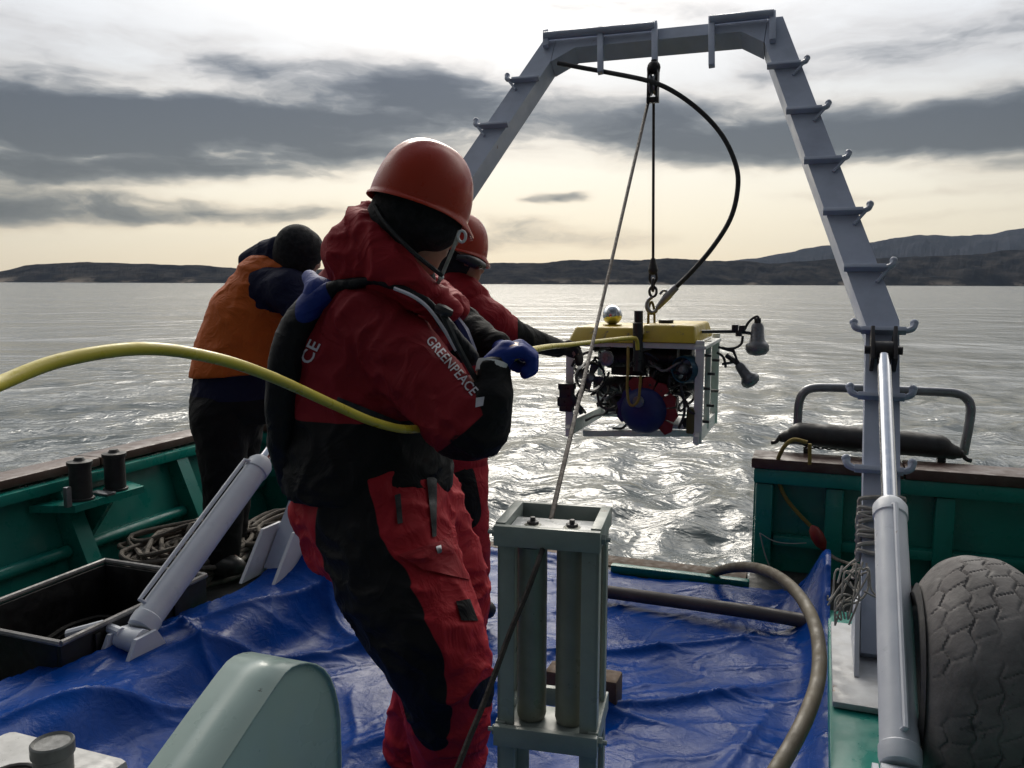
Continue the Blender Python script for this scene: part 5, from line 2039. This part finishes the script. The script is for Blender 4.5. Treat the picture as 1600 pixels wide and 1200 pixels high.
tz = soft('trousers', [PEL, NLEG, FLEG, px((505, 800, 2.42, 48), (520, 860, 2.42, 40))], 0.009, cloth('red_and_black_trousers', [(0.40, 0.016, 0.026), (0.006, 0.006, 0.007)], 0.68), man, 0.035, 0.0095, 0.085, [trs_black], seed=2)
tbv = bvh_of(tz)
patch('pocket_flap', tbv, ((624, 868), (702, 842), (736, 906), (662, 890)), 'redcloth', tz, 12, 8, 0.007, 0.004)
patch('knee_patch', tbv, ((715, 940), (737, 936), (750, 970), (724, 970)), 'black', tz, 6, 6, 0.004, 0.002)
patch('zip', tbv, ((618, 775), (627, 772), (631, 818), (623, 820)), 'webbing', tz, 4, 10, 0.004, 0.003)
patch('zip', tbv, ((668, 748), (684, 742), (684, 838), (678, 840)), 'webbing', tz, 4, 14, 0.004, 0.003)
patch('press_stud', tbv, ((683, 855), (691, 852), (693, 864), (686, 866)), 'steel', tz, 4, 4, 0.010, 0.003)
# boots, gloves, cuffs
for pts in (px((706, 1240, 2.38, 52), (710, 1284, 2.36, 50), (772, 1292, 2.28, 34)), px((648, 1160, 2.70, 40), (648, 1186, 2.70, 36), (676, 1193, 2.68, 24))):
    bo = soft('boot', [pts], 0.010, 'boot', man, 0.02, cut=lambda P: 0.030 - P[:, 2])


def grow(L, g):
    return [([(a[0], a[1], a[2], a[3] + g) for a in l], None) for l in L]


soft('glove', grow(HANDN, 0.0032), 0.0036, 'glove', man, 0.004)
soft('glove', grow(HANDF, 0.0045), 0.0048, 'glove', man, 0.006)
cf = at(768, 577, 2.135)
ax = (at(772, 560, 2.14) - at(766, 590, 2.13)).normalized()
q = MB()
q.lathe(cf - ax * 0.012, ax, [(0, 0.036), (0.0, 0.040), (0.020, 0.041), (0.030, 0.039), (0.030, 0.034)], 24)
q.build('cuff', 'whitetrim', man)

# ---------------------------------------------------------------- second man, red, further aft
pos = at(738, 955, 3.85)
h2 = at(718, 405, 3.82)
up2 = Vector((0.14, 0.12, 0.98))
fw2 = Vector((0.88, 0.40, -0.25))
HL2, EY2 = head_limbs(h2, up2, fw2)
wr3, pl3 = at(874, 545, 4.22), at(890, 546, 4.28)
HAND3 = hand_limbs(wr3, pl3, Vector((0.8, 0.5, -0.1)), Vector((-0.2, 0.3, 0.9)), Vector((0.2, -0.6, -0.75)), 0.95)
core = HL2 + [px((722, 432, 3.85, 20), (716, 470, 3.88, 22)), px((716, 490, 3.9, 46), (708, 600, 3.9, 50), (704, 730, 3.9, 50)),
              px((735, 495, 3.82, 28), (790, 522, 3.9, 19), (874, 545, 4.22, 8)), px((690, 495, 4.05, 26), (700, 560, 4.1, 20), (750, 560, 4.1, 14)),
              px((716, 760, 3.85, 40), (734, 860, 3.8, 26), (742, 935, 3.85, 17), (752, 948, 3.8, 13)), px((690, 760, 4.0, 40), (698, 860, 4.0, 26), (702, 925, 4.0, 17), (714, 935, 3.95, 13))]
man2 = soft('person', core + [(h, None) for h in HAND3], 0.014, 'skin', None, 0.02, loc=(pos.x, pos.y, 0.03))
tag(man2, 'person in red with an orange helmet reaching out to the robot, half hidden behind another', 'person')
add_eyes(man2, EY2)
ARM2 = px((738, 496, 3.80, 38), (768, 506, 3.82, 33), (805, 524, 3.92, 22), (838, 534, 4.05, 17), (872, 544, 4.2, 13))
e_ = at(808, 524, 3.92)
jk2 = soft('jacket', [px((718, 488, 3.9, 54), (708, 600, 3.9, 58), (704, 730, 3.9, 58)), ARM2, px((690, 500, 4.05, 32), (700, 560, 4.1, 26), (745, 562, 4.1, 20))], 0.012, cloth('red_jacket_black_cuffs', [(0.30, 0.013, 0.021), (0.006, 0.006, 0.007)]), man2, 0.035, 0.006, 0.09,
           [lambda P: (P[:, 0] - e_.x)])
soft('collar', [px((700, 452, 3.85, 28), (722, 462, 3.78, 26), (742, 462, 3.82, 20)), px((705, 440, 3.8, 20), (735, 452, 3.78, 16))], 0.010, 'redcloth', man2, 0.03, 0.005, 0.07)
soft('balaclava', [px((708, 398, 3.82, 34), (716, 400, 3.82, 33)), px((702, 415, 3.82, 28), (706, 440, 3.85, 28))], 0.010, 'knit', man2, 0.03)
q = MB()
q.tube([at(x, y, d) for x, y, d in ((712, 402, 3.70), (728, 406, 3.70), (742, 412, 3.72), (753, 416, 3.78))], [0.012, 0.022, 0.026, 0.018], 10, 4)
q.build('goggles', 'rovdark', man2)
helmet(man2, at(714, 393, 3.82), Vector((0.20, 0.12, 0.97)), fw2, 0.300)
BL2 = px((722, 745, 3.75, 22), (728, 800, 3.72, 28))
tz2 = soft('trousers', [px((706, 740, 3.9, 58), (706, 780, 3.9, 54)), px((718, 770, 3.85, 46), (734, 860, 3.80, 34), (742, 940, 3.85, 24)), px((690, 770, 4.0, 46), (698, 860, 4.0, 34), (702, 930, 4.0, 24))], 0.013, cloth('red_trousers_black_knees', [(0.36, 0.015, 0.025), (0.006, 0.006, 0.007)]), man2, 0.03, 0.006, 0.09, [lambda P: -limb(P, BL2)])
for pts in (px((742, 935, 3.85, 22), (746, 950, 3.82, 20), (764, 953, 3.78, 14)), px((702, 922, 4.0, 22), (704, 936, 3.98, 19), (720, 938, 3.93, 13))):
    soft('boot', [pts], 0.012, 'boot', man2, 0.02)
soft('glove', grow(HAND3, 0.005), 0.006, paint('dark_glove', (0.022, 0.014, 0.012), (0.014, 0.01, 0.009), 0.8), man2, 0.006)
lettering('lettering', 'G', bvh_of(jk2), (702, 478), (10, 6), (3, -9), 'lilacprint', jk2, 0.006)

# ---------------------------------------------------------------- third man: navy and orange vest, leaning over the left rail
pos = at(350, 880, 4.35)
h3 = at(470, 396, 4.32)
up3 = Vector((0.35, 0.2, 0.91))
fw3 = Vector((0.75, 0.55, -0.36))
HL3, EY3 = head_limbs(h3, up3, fw3)
wr4, pl4 = at(560, 560, 4.5), at(580, 575, 4.52)
HAND4 = hand_limbs(wr4, pl4, Vector((0.9, 0.3, -0.3)), Vector((-0.2, 0.5, 0.8)), Vector((0.1, 0.3, -0.9)), 1.0)
core = HL3 + [px((452, 420, 4.35, 20), (425, 445, 4.36, 24)), px((420, 450, 4.38, 38), (385, 540, 4.4, 46), (362, 620, 4.4, 46)),
              px((436, 452, 4.30, 22), (490, 512, 4.27, 16), (560, 560, 4.5, 10)), px((415, 440, 4.6, 26), (470, 520, 4.65, 18), (540, 570, 4.6, 10)),
              px((345, 650, 4.33, 38), (352, 750, 4.28, 26), (350, 860, 4.32, 17), (362, 880, 4.28, 13)), px((375, 650, 4.52, 36), (366, 760, 4.55, 25), (362, 850, 4.6, 16), (374, 862, 4.56, 13))]
man3 = soft('person', core + [(h, None) for h in HAND4], 0.015, 'skin', None, 0.02, loc=(pos.x, pos.y, 0.02))
tag(man3, 'person in navy clothes, orange vest and dark beanie bending at the left rail', 'person')
add_eyes(man3, EY3)
soft('jacket', [px((420, 448, 4.4, 46), (388, 530, 4.42, 56), (366, 600, 4.42, 60), (364, 630, 4.42, 62)), px((420, 450, 4.32, 30), (452, 458, 4.25, 35), (478, 490, 4.22, 30), (505, 524, 4.3, 24), (555, 558, 4.48, 17)), px((415, 440, 4.6, 32), (470, 520, 4.65, 24), (536, 568, 4.6, 17)), px((388, 412, 4.42, 16), (408, 402, 4.42, 20), (434, 396, 4.38, 25), (455, 412, 4.36, 25)), px((400, 640, 4.4, 28), (430, 638, 4.4, 20))], 0.0125,
     cloth('navy_jacket', [(0.007, 0.009, 0.036), (0.006, 0.006, 0.007)]), man3, 0.035, 0.006, 0.1, [lambda P: at(360, 628, 4.3).z - P[:, 2]], cut=lambda P: at(360, 668, 4.35).z - P[:, 2])
arm_hole = px((440, 459, 4.10, 39), (474, 486, 4.10, 38))
soft('work_vest', [px((412, 445, 4.4, 46), (388, 500, 4.42, 61), (372, 560, 4.42, 66), (366, 590, 4.42, 66)), px((445, 436, 4.36, 30), (440, 445, 4.42, 42), (420, 520, 4.44, 50), (404, 580, 4.42, 56))], 0.0115, cloth('orange_vest', [(0.62, 0.13, 0.018)], 0.6, 0.7), man3, 0.04, 0.007, 0.13,
     cut=lambda P: np.maximum.reduce([-limb(P, arm_hole), at(372, 588, 4.3).z - P[:, 2] + 0.08 * (P[:, 0] + 1.35), P[:, 2] - at(420, 402, 4.35).z]), seed=3)
soft('beanie', [px((463, 388, 4.32, 35), (470, 392, 4.32, 34)), px((452, 404, 4.34, 27), (462, 410, 4.33, 28))], 0.009, 'knit', man3, 0.03)
tz3 = soft('trousers', [px((356, 632, 4.42, 56), (354, 660, 4.42, 53)), px((344, 655, 4.33, 44), (352, 750, 4.28, 33), (350, 868, 4.32, 26)), px((374, 655, 4.52, 40), (364, 760, 4.55, 30), (360, 858, 4.6, 24))], 0.014, 'black', man3, 0.03, 0.006, 0.1)
for pts in (px((350, 862, 4.32, 24), (352, 884, 4.3, 20), (372, 888, 4.24, 14)), px((360, 846, 4.6, 22), (362, 862, 4.58, 19), (380, 866, 4.54, 13))):
    soft('boot', [pts], 0.012, 'boot', man3, 0.02)
soft('glove', grow(HAND4, 0.005), 0.007, 'glove', man3, 0.006)
